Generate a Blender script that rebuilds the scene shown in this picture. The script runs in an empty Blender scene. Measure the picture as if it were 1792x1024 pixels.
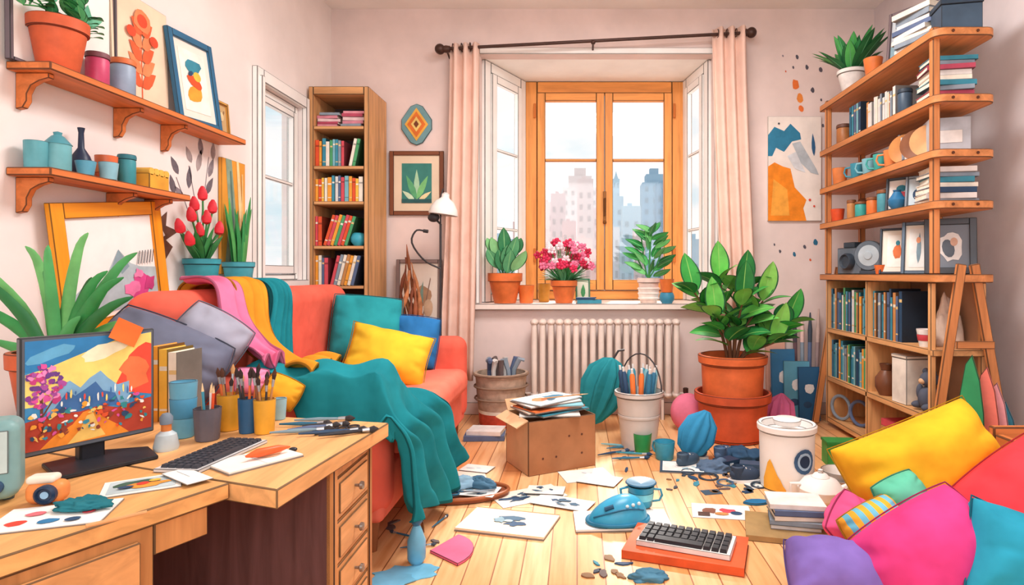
import bpy, math, random, bmesh
from mathutils import Vector, Matrix, Euler, noise
F=1065.0; H=1.15; VX=1010.0; VY=480.0
def G(px,py,z=0.0):
    d=(H-z)*F/(py-VY); return ((px-VX)/F*d, d, z)
def PX(px,d): return (px-VX)/F*d
def PZ(py,d): return H+(VY-py)/F*d
R=random.Random(7)
pi=math.pi
# ---------------------------------------------------------------- materials
def lin(h):
    h=h.lstrip('#'); o=[]
    for i in (0,2,4):
        c=int(h[i:i+2],16)/255.0
        o.append(c/12.92 if c<=.04045 else ((c+.055)/1.055)**2.4)
    return o
def dk_(h,k): return '#%02X%02X%02X'%tuple(int(int(h[i:i+2],16)*k) for i in(1,3,5))
MC={}; HX={}
def m(hx,rough=.6,var=.18,sc=7,kind=None,metal=0.0):
    key=(hx,rough,var,sc,kind,metal)
    if key in MC: return MC[key]
    mt=bpy.data.materials.new('paint_'+hx.strip('#')+('_'+kind if kind else '')); mt.use_nodes=True
    nt=mt.node_tree; b=nt.nodes['Principled BSDF']; c=lin(hx)
    tc=nt.nodes.new('ShaderNodeTexCoord'); mp=nt.nodes.new('ShaderNodeMapping'); nz=nt.nodes.new('ShaderNodeTexNoise')
    nt.links.new(tc.outputs['Object'],mp.inputs[0]); nt.links.new(mp.outputs[0],nz.inputs['Vector'])
    nz.inputs['Scale'].default_value=sc; nz.inputs['Detail'].default_value=4; nz.inputs['Roughness'].default_value=.55
    if kind and kind[0]=='w':
        s=[9,9,9]; s['xyz'.index(kind[1])]=.8; mp.inputs['Scale'].default_value=s
        nz.inputs['Scale'].default_value=2.6; nz.inputs['Distortion'].default_value=.6
    cr=nt.nodes.new('ShaderNodeValToRGB'); cr.color_ramp.elements[0].position=.32; cr.color_ramp.elements[1].position=.68
    k0=(1.0,1.15,1.3) if kind and kind[0]=='w' else (1.1,1.1,1.1)
    cr.color_ramp.elements[0].color=[x*(1-var*q) for x,q in zip(c,k0)]+[1]
    cr.color_ramp.elements[1].color=[min(1,x*(1+var)+.01*var) for x in c]+[1]
    nt.links.new(nz.outputs['Fac'],cr.inputs[0]); nt.links.new(cr.outputs[0],b.inputs['Base Color'])
    b.inputs['Roughness'].default_value=rough; b.inputs['Metallic'].default_value=metal
    b.inputs['Specular IOR Level'].default_value=.35
    if kind=='fab':
        b.inputs['Specular IOR Level'].default_value=.1
        n2=nt.nodes.new('ShaderNodeTexNoise'); n2.inputs['Scale'].default_value=7; n2.inputs['Detail'].default_value=2
        nt.links.new(tc.outputs['Object'],n2.inputs['Vector'])
        bp=nt.nodes.new('ShaderNodeBump'); bp.inputs['Strength'].default_value=.5; bp.inputs['Distance'].default_value=.03
        nt.links.new(n2.outputs['Fac'],bp.inputs['Height']); nt.links.new(bp.outputs[0],b.inputs['Normal'])
    MC[key]=mt; HX[mt.name]=hx; return mt
def fab(h,var=.18): return m(h,.85,var,4,'fab')
def wd(h,ax='x',var=.22): return m(h,.5,var,7,'w'+ax)
def floor_mat():
    mt=bpy.data.materials.new('floor_planks'); mt.use_nodes=True; nt=mt.node_tree; b=nt.nodes['Principled BSDF']
    tc=nt.nodes.new('ShaderNodeTexCoord'); mp=nt.nodes.new('ShaderNodeMapping'); mp.inputs['Rotation'].default_value=(0,0,pi/2)
    br=nt.nodes.new('ShaderNodeTexBrick'); br.inputs['Scale'].default_value=1; br.inputs['Brick Width'].default_value=1.5
    br.inputs['Row Height'].default_value=.108; br.inputs['Mortar Size'].default_value=.003; br.inputs['Mortar Smooth'].default_value=.3
    br.inputs['Color1'].default_value=lin('#EDA263')+[1]; br.inputs['Color2'].default_value=lin('#F9CB96')+[1]
    br.inputs['Mortar'].default_value=lin('#9A5A2E')+[1]; br.offset=.37
    nt.links.new(tc.outputs['Object'],mp.inputs[0]); nt.links.new(mp.outputs[0],br.inputs['Vector'])
    nz=nt.nodes.new('ShaderNodeTexNoise'); mp2=nt.nodes.new('ShaderNodeMapping'); mp2.inputs['Scale'].default_value=(14,1.0,1)
    nt.links.new(tc.outputs['Object'],mp2.inputs[0]); nt.links.new(mp2.outputs[0],nz.inputs['Vector'])
    nz.inputs['Scale'].default_value=2.2; nz.inputs['Detail'].default_value=6
    cr=nt.nodes.new('ShaderNodeValToRGB'); cr.color_ramp.elements[0].position=.32; cr.color_ramp.elements[0].color=(.8,.6,.44,1)
    cr.color_ramp.elements[1].position=.56; cr.color_ramp.elements[1].color=(1,1,1,1)
    nt.links.new(nz.outputs['Fac'],cr.inputs[0])
    mx=nt.nodes.new('ShaderNodeMixRGB'); mx.blend_type='MULTIPLY'; mx.inputs[0].default_value=.7
    nt.links.new(br.outputs['Color'],mx.inputs[1]); nt.links.new(cr.outputs[0],mx.inputs[2]); nt.links.new(mx.outputs[0],b.inputs['Base Color'])
    b.inputs['Roughness'].default_value=.36
    return mt
def glass_mat():
    mt=bpy.data.materials.new('window_glass'); mt.use_nodes=True; nt=mt.node_tree; nt.nodes.clear()
    o=nt.nodes.new('ShaderNodeOutputMaterial'); t=nt.nodes.new('ShaderNodeBsdfTransparent'); g=nt.nodes.new('ShaderNodeBsdfGlossy')
    g.inputs['Roughness'].default_value=.05; x=nt.nodes.new('ShaderNodeMixShader'); x.inputs[0].default_value=.05
    nt.links.new(t.outputs[0],x.inputs[1]); nt.links.new(g.outputs[0],x.inputs[2]); nt.links.new(x.outputs[0],o.inputs[0]); return mt
# ---------------------------------------------------------------- mesh builder
def link(o): bpy.context.scene.collection.objects.link(o)
def tag(o,label=None,cat=None,group=None,kind=None):
    if label: o['label']=label
    if cat: o['category']=cat
    if group: o['group']=group
    if kind: o['kind']=kind
def E(name,label,cat,loc=(0,0,0),rz=0.0,group=None,kind=None,rot=None,scale=1.0):
    o=bpy.data.objects.new(name,None); link(o); o.empty_display_size=.05; o.location=loc
    o.rotation_euler=rot if rot else (0,0,rz); o.scale=(scale,)*3; tag(o,label,cat,group,kind); return o
LEDGE=[None]
class MB:
    def __init__(s): s.v=[]; s.f=[]; s.mi=[]; s.ms=[]
    def add(s,vs,fs,mat,T=None):
        if mat not in s.ms: s.ms.append(mat)
        k=s.ms.index(mat); n=len(s.v)
        for p in vs:
            p=Vector(p); s.v.append(T@p if T else p)
        for f in fs: s.f.append([i+n for i in f]); s.mi.append(k)
        return s
    def box(s,c,d,mat,rot=None):
        x,y,z=[a/2 for a in d]
        vs=[(i*x,j*y,k*z) for i in(-1,1) for j in(-1,1) for k in(-1,1)]
        T=Matrix.Translation(c)@(Euler(rot).to_matrix().to_4x4() if rot else Matrix())
        return s.add(vs,[(0,1,3,2),(4,6,7,5),(0,4,5,1),(2,3,7,6),(0,2,6,4),(1,5,7,3)],mat,T)
    def bb(s,x0,x1,y0,y1,z0,z1,mat): return s.box(((x0+x1)/2,(y0+y1)/2,(z0+z1)/2),(abs(x1-x0),abs(y1-y0),abs(z1-z0)),mat)
    def lathe(s,prof,mat,c=(0,0,0),seg=24,rot=None,rib=0,nr=0,sx=1,sy=1):
        vs=[];fs=[]
        for r,z in prof:
            for i in range(seg):
                a=2*pi*i/seg; q=r*(1+rib*math.cos(nr*a)) if nr else r
                vs.append((q*math.cos(a)*sx,q*math.sin(a)*sy,z))
        for j in range(len(prof)-1):
            for i in range(seg):
                k=(i+1)%seg; fs.append((j*seg+i,j*seg+k,(j+1)*seg+k,(j+1)*seg+i))
        if prof[0][0]>1e-5: fs.append(tuple(range(seg))[::-1])
        if prof[-1][0]>1e-5: fs.append(tuple(range((len(prof)-1)*seg,len(prof)*seg)))
        T=Matrix.Translation(c)@(Euler(rot).to_matrix().to_4x4() if rot else Matrix())
        return s.add(vs,fs,mat,T)
    def tube(s,pts,r,mat,seg=8,flat=1.0,up=(0,0,1)):
        pts=[Vector(p) for p in pts]; n=len(pts)
        if not isinstance(r,(list,tuple)): r=[r]*n
        vs=[];fs=[]; prev=None
        for i,p in enumerate(pts):
            d=(pts[min(i+1,n-1)]-pts[max(i-1,0)]).normalized()
            if prev is None:
                u=Vector(up)
                if abs(d.dot(u))>.95: u=Vector((1,0,0))
                a=d.cross(u).normalized()
            else:
                a=(prev-d*prev.dot(d)).normalized()
            prev=a; b=a.cross(d)
            for k in range(seg):
                t=2*pi*k/seg; vs.append(p+a*math.cos(t)*r[i]+b*math.sin(t)*r[i]*flat)
        for j in range(n-1):
            for k in range(seg):
                q=(k+1)%seg; fs.append((j*seg+k,j*seg+q,(j+1)*seg+q,(j+1)*seg+k))
        fs.append(tuple(range(seg))[::-1]); fs.append(tuple(range((n-1)*seg,n*seg)))
        return s.add(vs,fs,mat)
    def sph(s,c,r,mat,seg=16,rings=10,rot=None):
        if not isinstance(r,(list,tuple)): r=(r,r,r)
        vs=[(0,0,-r[2])];fs=[]
        for j in range(1,rings):
            a=-pi/2+pi*j/rings
            for i in range(seg):
                t=2*pi*i/seg; vs.append((r[0]*math.cos(a)*math.cos(t),r[1]*math.cos(a)*math.sin(t),r[2]*math.sin(a)))
        vs.append((0,0,r[2])); L=len(vs)-1
        for i in range(seg):
            k=(i+1)%seg; fs.append((0,1+k,1+i)); b=1+(rings-2)*seg; fs.append((b+i,b+k,L))
            for j in range(rings-2): fs.append((1+j*seg+i,1+j*seg+k,1+(j+1)*seg+k,1+(j+1)*seg+i))
        T=Matrix.Translation(c)@(Euler(rot).to_matrix().to_4x4() if rot else Matrix())
        return s.add(vs,fs,mat,T)
    def prism(s,poly,z0,z1,mat,T=None):
        n=len(poly); vs=[(x,y,z0) for x,y in poly]+[(x,y,z1) for x,y in poly]
        fs=[tuple(range(n))[::-1],tuple(range(n,2*n))]+[(i,(i+1)%n,n+(i+1)%n,n+i) for i in range(n)]
        return s.add(vs,fs,mat,T)
    def leaf(s,p,d,L,W,mat,rib=None,droop=.3,n=8,side=None,tw=0,pw=.8,rw=.07):
        p=Vector(p); d=Vector(d).normalized(); up=Vector((0,0,1))
        a=d.cross(up) if side is None else Vector(side)
        if a.length<.1: a=Vector((1,0,0))
        a.normalize(); a=Matrix.Rotation(tw,3,d)@a; nn=a.cross(d).normalized()
        vs=[];f1=[];f2=[];f3=[]
        for i in range(n+1):
            t=i/n; c=p+d*(L*t)+Vector((0,0,-1))*(droop*L*t*t)
            w=W*.5*max(.02,math.sin(pi*min(1,t**pw))**.8 if 0<t<1 else .02)
            for q,hh in((-1,.18),(-.86,.155),(-rw,0),(rw,0),(.86,.155),(1,.18)): vs.append(c+a*(w*q)+nn*(w*hh))
        for i in range(n):
            b=i*6; f1+= [(b+1,b+2,b+8,b+7),(b+3,b+4,b+10,b+9)]; f2.append((b+2,b+3,b+9,b+8)); f3+=[(b,b+1,b+7,b+6),(b+4,b+5,b+11,b+10)]
        n0=len(s.v); s.add(vs,f1,mat)
        for mm_,ff in((rib or mat,f2),(LEDGE[0] or mat,f3)):
            if mm_ not in s.ms: s.ms.append(mm_)
            for f in ff: s.f.append([i+n0 for i in f]); s.mi.append(s.ms.index(mm_))
        return s
    def art(s,w,h,shapes,y=-.001,flat=False,u0=0,v0=0):
        for i,(col,pts) in enumerate(shapes):
            k=.0007*(i+1); mt=m(col,.7,.14,14) if isinstance(col,str) else col
            if flat: vs=[(u0+(a-.5)*w,v0+(b-.5)*h,y+k) for a,b in pts]
            else: vs=[(u0+(a-.5)*w,y-k,v0+b*h) for a,b in pts]
            s.add(vs,[tuple(range(len(pts)))],mt)
        return s
    def obj(s,name,parent=None,label=None,cat=None,loc=(0,0,0),rot=(0,0,0),group=None,kind=None,bev=0,seg=2,sub=0,solid=0,org=None,recalc=True,ang=38,ink=True):
        me=bpy.data.meshes.new(name)
        if org is not None:
            o_=Vector(org); vs=[v-o_ for v in s.v]
        else: vs=s.v
        me.from_pydata([tuple(v) for v in vs],[],s.f)
        for mt in s.ms: me.materials.append(mt)
        me.polygons.foreach_set('material_index',s.mi); me.polygons.foreach_set('use_smooth',[True]*len(s.f))
        if recalc:
            bm=bmesh.new(); bm.from_mesh(me); bmesh.ops.recalc_face_normals(bm,faces=bm.faces); bm.to_mesh(me); bm.free()
        if not sub: me.set_sharp_from_angle(angle=math.radians(ang))
        me.update(); o=bpy.data.objects.new(name,me); link(o)
        if parent: o.parent=parent; o.location=loc
        else: o.location=org if org is not None else loc
        o.rotation_euler=rot
        if solid:
            q=o.modifiers.new('s','SOLIDIFY'); q.thickness=solid; q.offset=0
        if bev:
            q=o.modifiers.new('b','BEVEL'); q.width=bev; q.segments=seg; q.limit_method='ANGLE'; q.angle_limit=.7; q.harden_normals=True
            if ink and bev<=.013 and s.ms and s.ms[0].name in HX:
                me.materials.append(m(dk_(HX[s.ms[0].name],.52),.6,.2,9)); q.material=len(me.materials)-1
        if sub:
            q=o.modifiers.new('u','SUBSURF'); q.levels=sub; q.render_levels=sub
        tag(o,label,cat,group,kind); return o
def bl(cx,cy,rx,ry,n=14,rot=0.0,wob=0.0,seed=1):
    r=random.Random(seed); o=[]
    for i in range(n):
        a=2*pi*i/n; q=1+wob*r.uniform(-1,1); x=rx*q*math.cos(a); y=ry*q*math.sin(a)
        o.append((cx+x*math.cos(rot)-y*math.sin(rot),cy+x*math.sin(rot)+y*math.cos(rot)))
    return o
def rc(x0,y0,x1,y1): return [(x0,y0),(x1,y0),(x1,y1),(x0,y1)]
def ln(x0,y0,x1,y1,t=.01):
    dx,dy=x1-x0,y1-y0; L=math.hypot(dx,dy) or 1; nx,ny=-dy/L*t/2,dx/L*t/2
    return [(x0+nx,y0+ny),(x0-nx,y0-ny),(x1-nx,y1-ny),(x1+nx,y1+ny)]
def lf(x,y,L,W,a):
    o=[]
    for t in (0,.15,.35,.6,.85,1): o.append((t*L,W/2*math.sin(pi*t**.8)))
    for t in (.85,.6,.35,.15): o.append((t*L,-W/2*math.sin(pi*t**.8)))
    return [(x+p*math.cos(a)-q*math.sin(a),y+p*math.sin(a)+q*math.cos(a)) for p,q in o]
def interp(pts,t):
    n=len(pts)-1; x=min(max(t,0),.99999)*n; i=int(x); f=x-i
    p0=pts[max(i-1,0)];p1=pts[i];p2=pts[i+1];p3=pts[min(i+2,n)]
    return [0.5*((2*b)+(c-a)*f+(2*a-5*b+4*c-d)*f*f+(-a+3*b-3*c+d)*f**3) for a,b,c,d in zip(p0,p1,p2,p3)]
def curve(pts,n): return [interp(pts,i/n) for i in range(n+1)]
# ---------------------------------------------------------------- SETTING
DB=5.0; XL=-2.02; XR=2.44; CZ=3.33
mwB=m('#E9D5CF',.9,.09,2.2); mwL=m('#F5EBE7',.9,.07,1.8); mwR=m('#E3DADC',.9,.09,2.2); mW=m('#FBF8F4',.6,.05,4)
b=MB(); b.bb(XL-.15,XR+.15,-1.2,DB+.15,-.05,0,floor_mat()); b.obj('floor',kind='structure',label='orange wooden plank floor')
b=MB(); b.bb(XL-.15,XR+.15,-1.2,DB+.12,CZ,CZ+.05,m('#F5EFEB',.9,.05,2)); b.obj('ceiling',kind='structure')
WX0,WX1,WZ0,WZ1=-.80,1.127,.89,2.957
b=MB()
b.bb(XL-.15,WX0,DB,DB+.12,0,CZ,mwB); b.bb(WX1,XR+.15,DB,DB+.12,0,CZ,mwB); b.bb(WX0,WX1,DB,DB+.12,0,WZ0-.03,mwB); b.bb(WX0,WX1,DB,DB+.12,WZ1,CZ,mwB)
b.obj('wall_back',kind='structure')
LY0,LY1,LZ0,LZ1=3.86,4.47,1.11,2.37
b=MB()
b.bb(XL-.15,XL,-1.2,LY0,0,CZ,mwL); b.bb(XL-.15,XL,LY1,DB,0,CZ,mwL); b.bb(XL-.15,XL,LY0,LY1,0,LZ0,mwL); b.bb(XL-.15,XL,LY0,LY1,LZ1,CZ,mwL)
b.obj('wall_left',kind='structure')
b=MB(); b.bb(XR,XR+.15,-1.2,DB,0,CZ,mwR); b.obj('wall_right',kind='structure')
mTr=m('#E0C9C0',.7,.08,5)
b=MB(); b.bb(-1.5,XR,DB-.02,DB,0,.1,mTr); b.obj('baseboard_back',kind='structure',bev=.004)
b=MB(); b.bb(XR-.02,XR,-1.2,DB-.02,0,.1,mTr); b.obj('baseboard_right',kind='structure',bev=.004)
BD=5.745; BX0,BX1=-.4855,.998
b=MB(); b.prism([(WX0-.1,DB-.07),(WX1+.08,DB-.07),(WX1+.08,DB-.001),(WX1,DB-.001),(WX1,DB+.12),(BX1+.12,BD+.1),(BX0-.12,BD+.1),(WX0,DB+.12),(WX0,DB-.001),(WX0-.1,DB-.001)],WZ0-.03,WZ0+.02,m('#F1E2D8',.5,.08,5)); SILL=WZ0+.02
b.obj('trim_1',kind='structure',label='white bay window sill board',bev=.006)
b=MB(); b.prism([(WX0-.02,DB+.12),(WX1+.02,DB+.12),(BX1+.12,BD+.1),(BX0-.12,BD+.1)],WZ1,WZ1+.06,mW); b.obj('trim_2',kind='structure',label='white bay window soffit')
b=MB()
b.bb(WX0-.03,WX0,DB-.015,DB+.0,WZ0+.021,WZ1+.05,mW); b.bb(WX1,WX1+.03,DB-.015,DB,WZ0+.021,WZ1+.05,mW); b.bb(WX0,WX1,DB-.015,DB,WZ1,WZ1+.05,mW); b.obj('trim_4',kind='structure',label='thin white edging around the bay opening',bev=.004)
gl=glass_mat()
org_=wd('#F0A054','z',.16); orgx=wd('#F0A054','x',.16); orgd=wd('#C9702F','z',.16)
def window(name,label,w,h,loc,rz,fm,fx,fw=.06,dep=.07,sash=2,sw=.06,bars=(.62,)):
    e=E(name,label,None,loc,rz,kind='structure')
    b=MB(); b.bb(-w/2,-w/2+fw,-dep/2,dep/2,0,h,fm); b.bb(w/2-fw,w/2,-dep/2,dep/2,0,h,fm)
    b.bb(-w/2+fw,w/2-fw,-dep/2,dep/2,0,fw*.8,fx); b.bb(-w/2+fw,w/2-fw,-dep/2,dep/2,h-fw,h,fx); b.obj('window_frame',e,bev=.007)
    iw=(w-2*fw)/sash
    for i in range(sash):
        x0=-w/2+fw+i*iw+.002; x1=x0+iw-.004; z0=fw*.8+.002; z1=h-fw-.002; y0,y1=-dep*.75,-.002
        b=MB(); b.bb(x0,x0+sw,y0,y1,z0,z1,fm); b.bb(x1-sw,x1,y0,y1,z0,z1,fm); b.bb(x0+sw,x1-sw,y0,y1,z0,z0+sw*1.3,fx); b.bb(x0+sw,x1-sw,y0,y1,z1-sw,z1,fx)
        for q in bars: b.bb(x0+sw,x1-sw,y0+.008,y1-.008,z0+(z1-z0)*q-.012,z0+(z1-z0)*q+.012,fx)
        s_=b.obj('window_sash',e,bev=.005)
        g=MB(); g.bb(x0+sw,x1-sw,-.026,-.022,z0+sw,z1-sw,gl); g.obj('window_pane',s_)
    return e
cw=BX1-BX0
e=window('window_1','orange wooden casement window with two sashes',cw,WZ1-SILL-.002,((BX0+BX1)/2,BD,SILL+.001),0,org_,orgx,.11,.09,2,.075,(.66,))
b=MB(); br=m('#7A4A22',.35,.1,8,metal=.6)
b.box((0,-.078,.86),(.03,.012,.3),br); b.tube([(0,-.09,.94),(0,-.11,.94),(0,-.112,.78)],[.01,.012,.008],br); b.sph((0,-.09,.72),.018,br); b.obj('window_handle',e,label='brass lever handle',bev=.003)
for x in(-cw/2+.09,cw/2-.09):
    for z in(.35,1.7):
        b=MB(); b.tube([(x,-.07,z),(x,-.07,z+.13)],.011,orgd); b.obj('hinge',e)
for nm,(x0,y0,x1,y1) in (('window_2',(WX0,DB+.12,BX0-.02,BD-.03)),('window_3',(BX1+.02,BD-.03,WX1,DB+.12))):
    L=math.hypot(x1-x0,y1-y0); a=math.atan2(y1-y0,x1-x0)
    window(nm,'white angled side window of the bay',L,WZ1-SILL-.002,((x0+x1)/2,(y0+y1)/2,SILL+.001),a,mW,mW,.09,.06,1,.07,(.3,.66))
window('window_4','narrow white framed window with casing',LY1-LY0,LZ1-LZ0,(XL-.06,(LY0+LY1)/2,LZ0),pi/2,mW,mW,.05,.06,1,.045,(.55,))
b=MB()
for (y0,y1,z0,z1,t) in((LY0-.08,LY0,LZ0-.05,LZ1+.08,.035),(LY1,LY1+.05,LZ0-.05,LZ1+.08,.035),(LY0,LY1,LZ1,LZ1+.08,.035),(LY0,LY1,LZ0-.05,LZ0,.05),(LY0-.05,LY0-.01,LZ0,LZ1+.03,.05)):
    b.bb(XL,XL+t,y0,y1,z0,z1,mW)
b.obj('trim_3',kind='structure',label='white window casing',bev=.005)
# city
b=MB(); b.bb(-80,80,8,140,-9.2,-9,m('#D9CFCC',.9,.1,.1)); b.obj('ground',kind='structure',label='hazy distant city ground')
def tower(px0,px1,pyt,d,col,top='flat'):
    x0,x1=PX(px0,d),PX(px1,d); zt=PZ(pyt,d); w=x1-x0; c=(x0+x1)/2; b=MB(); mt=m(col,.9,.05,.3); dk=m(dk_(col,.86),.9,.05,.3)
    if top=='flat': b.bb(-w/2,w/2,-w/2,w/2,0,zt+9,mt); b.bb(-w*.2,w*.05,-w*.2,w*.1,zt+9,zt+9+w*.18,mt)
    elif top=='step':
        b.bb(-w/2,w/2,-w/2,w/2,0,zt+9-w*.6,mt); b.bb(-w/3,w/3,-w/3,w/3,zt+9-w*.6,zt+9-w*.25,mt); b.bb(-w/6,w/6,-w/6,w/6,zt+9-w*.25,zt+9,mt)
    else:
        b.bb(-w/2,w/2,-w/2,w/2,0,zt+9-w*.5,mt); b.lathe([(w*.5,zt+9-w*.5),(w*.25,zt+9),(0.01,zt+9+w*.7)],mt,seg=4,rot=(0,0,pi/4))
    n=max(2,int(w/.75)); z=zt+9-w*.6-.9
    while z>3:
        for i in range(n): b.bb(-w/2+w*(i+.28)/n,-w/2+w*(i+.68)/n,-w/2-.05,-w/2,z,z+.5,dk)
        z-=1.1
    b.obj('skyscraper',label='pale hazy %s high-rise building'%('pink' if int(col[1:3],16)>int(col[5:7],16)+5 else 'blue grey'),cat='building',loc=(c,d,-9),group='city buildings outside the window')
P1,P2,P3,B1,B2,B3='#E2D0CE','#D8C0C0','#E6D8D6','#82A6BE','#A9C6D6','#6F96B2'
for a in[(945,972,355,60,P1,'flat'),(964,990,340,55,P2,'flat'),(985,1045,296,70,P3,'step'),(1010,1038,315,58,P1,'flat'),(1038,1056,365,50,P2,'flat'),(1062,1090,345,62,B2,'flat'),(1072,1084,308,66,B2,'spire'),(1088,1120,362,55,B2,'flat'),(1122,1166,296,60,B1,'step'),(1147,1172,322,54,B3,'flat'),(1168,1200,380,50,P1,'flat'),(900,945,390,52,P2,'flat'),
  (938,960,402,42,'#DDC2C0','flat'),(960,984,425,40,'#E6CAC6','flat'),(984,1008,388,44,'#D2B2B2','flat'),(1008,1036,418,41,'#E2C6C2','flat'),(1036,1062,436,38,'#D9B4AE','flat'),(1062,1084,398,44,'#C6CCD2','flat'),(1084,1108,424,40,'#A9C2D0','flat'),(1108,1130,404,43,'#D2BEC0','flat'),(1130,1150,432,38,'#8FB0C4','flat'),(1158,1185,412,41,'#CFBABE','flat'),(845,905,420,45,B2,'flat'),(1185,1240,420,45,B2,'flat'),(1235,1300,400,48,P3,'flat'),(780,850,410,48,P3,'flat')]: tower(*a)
# ---------------------------------------------------------------- generic props
def pillow(name,label,col,w,h,t,loc,rot,cat='cushion',seed=0,stripe=None,pinch=.02,rnd=.42):
    b=MB(); n=22; mt=fab(col); vs=[];fs=[]; m2=fab(stripe) if stripe else None
    def shp(u,v):
        return w/2*u*math.sqrt(1-rnd*v*v*.5)*(1-pinch*(1-v*v)*abs(u)), h/2*v*math.sqrt(1-rnd*u*u*.5)*(1-pinch*(1-u*u)*abs(v))
    for sgn in(1,-1):
        for j in range(n+1):
            for i in range(n+1):
                u=-1+2*i/n; v=-1+2*j/n
                x,z=shp(u,v)
                q=(max(0,(1-u*u)*(1-v*v)))**.36; y=sgn*t/2*1.35*q
                y*=1+.18*noise.noise(Vector((u*1.1+seed*3.1,v*1.1,sgn*2+seed)))
                rr=math.sqrt(u*u+v*v); th=math.atan2(v,u)
                # soft creases radiating from the corners and seams
                y-=sgn*t*.10*max(0,math.sin(8*th+seed+1.2*noise.noise(Vector((u*2,v*2,seed)))))**2*ss(.45,1.0,rr)*min(1,q*1.8)
                vs.append((x,y,z))
    N=(n+1)*(n+1); f2=[]
    for s_ in(0,1):
        for j in range(n):
            for i in range(n):
                a=s_*N+j*(n+1)+i; q=(a,a+1,a+n+2,a+n+1)
                (f2 if (stripe and (i//2)%2) else fs).append(q if s_==0 else q[::-1])
    b.add(vs,fs,mt)
    if f2:
        b.ms.append(m2)
        for f in f2: b.f.append(list(f)); b.mi.append(1)
    o=b.obj(name,None,label,cat,loc,rot,None,recalc=False,ang=180)
    bm=bmesh.new(); bm.from_mesh(o.data); bmesh.ops.remove_doubles(bm,verts=bm.verts,dist=.0005); bmesh.ops.recalc_face_normals(bm,faces=bm.faces); bm.to_mesh(o.data); bm.free()
    o.modifiers.new('u','SUBSURF').render_levels=1
    p=MB(); rim=[]
    for k in range(4*n):
        q,i=divmod(k,n); u,v=[(-1+2*i/n,-1),(1,-1+2*i/n),(1-2*i/n,1),(-1,1-2*i/n)][q]
        x,z=shp(u,v); rim.append((x,0,z))
    rim.append(rim[0]); p.tube(rim,.003,fab(dk_(col,.66)),6); p.obj('piping',o)
    return o
def ss(a,b_,x):
    t=min(1,max(0,(x-a)/(b_-a))); return t*t*(3-2*t)
def potprof(rb,rt,h,rim=.0,re=.0,t=.008):
    if rim: return [(rb*.96,0),(rb,.004),(rt,h-rim),(rt+re,h-rim),(rt+re*1.15,h),(rt-t,h),(rt-t,h*.82),(0,h*.82)]
    return [(rb*.94,0),(rb,.006),(rt,h),(rt-t,h),(rb-t,.012),(0,.012)]
def cup(name,label,cat,col,rb,rt,h,loc,band=None,handle=False,parent=None,group=None,rough=.4,rib=0,nr=0,rz=0):
    prof=potprof(rb,rt,h,t=.005)
    b=MB(); b.lathe(prof,m(col,rough),seg=28 if not nr else nr*4,rib=rib,nr=nr)
    if band:
        r0=rb+(rt-rb)*.35; r1=rb+(rt-rb)*.7; b.lathe([(r0+.0005,h*.35),(r0+.0015,h*.36),(r1+.0015,h*.7),(r1+.0005,h*.71)],m(band),seg=28)
    o=b.obj(name,parent,label,cat,loc,(0,0,rz),group,bev=.0016)
    if handle:
        g=MB(); g.tube([(rt*.93,0,h*.8),(rt+.3*h,0,h*.78),(rt+.38*h,0,h*.5),(rt+.25*h,0,h*.25),(rb*.95,0,h*.2)],h*.06,m(col,rough)); g.obj('handle',o)
    return o
def jar(name,label,cat,col,lid,r,h,loc,group=None):
    e=E(name,label,cat,loc,group=group)
    b=MB(); b.lathe([(r*.9,0),(r,.01),(r,h*.78),(r*.94,h*.82),(r*.94,h*.83),(0,h*.83)],m(col,.4)); b.obj('body',e)
    b=MB(); b.lathe([(r*1.04,h*.831),(r*1.06,h*.93),(r*.98,h),(0,h)],m(lid,.5)); b.obj('lid',e,bev=.002); return e
def lathe_obj(name,label,cat,col,prof,loc,rot=(0,0,0),group=None,rib=0,nr=0,seg=28,sx=1,sy=1):
    b=MB(); b.lathe(prof,m(col,.4),seg=seg,rib=rib,nr=nr,sx=sx,sy=sy); return b.obj(name,None,label,cat,loc,rot,group,bev=.0016)
TC='#E0743A'
cname={'#E4572E':'orange red','#F2A33A':'orange','#F5C04A':'yellow','#3B8EA5':'teal','#2F6F8F':'blue','#7FB8C4':'pale blue','#D94F5C':'red','#4FA36B':'green','#F2E8D8':'cream','#B84A62':'crimson','#5B6C8F':'slate blue','#E89AA8':'pink','#2C4A6B':'navy','#C98B52':'tan','#E8E4E0':'white','#8C9AA8':'grey'}
def book(col,t,h,d,loc,rz=0,lean=0,group=None,lab=None,rest=''):
    b=MB(); c=m(col,.6,.12,12); pg=m('#F4ECDC',.8,.08,40); k=.0025; bc=m(['#F4ECDC','#E8C98A',dk_(col,.7)][R.randrange(3)]); ed=m(dk_(col,.5))
    b.bb(0,k,0,d,0,h,c); b.bb(t-k,t,0,d,0,h,ed); b.bb(k,t-k,0,k,0,h,c); b.bb(k,t-k,k,d-.004,.004,h-.004,pg)
    q=R.uniform(.68,.8); b.bb(k,t-k,-.0008,0,h*q,h*(q+.06),bc)
    if R.random()<.5: b.bb(k,t-k,-.0008,0,h*.15,h*.18,bc)
    return b.obj('book',None,lab or '%s hardback book standing %s'%(cname.get(col,'coloured'),rest or 'on a shelf'),'book',loc,(0,lean,rz),group)
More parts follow.
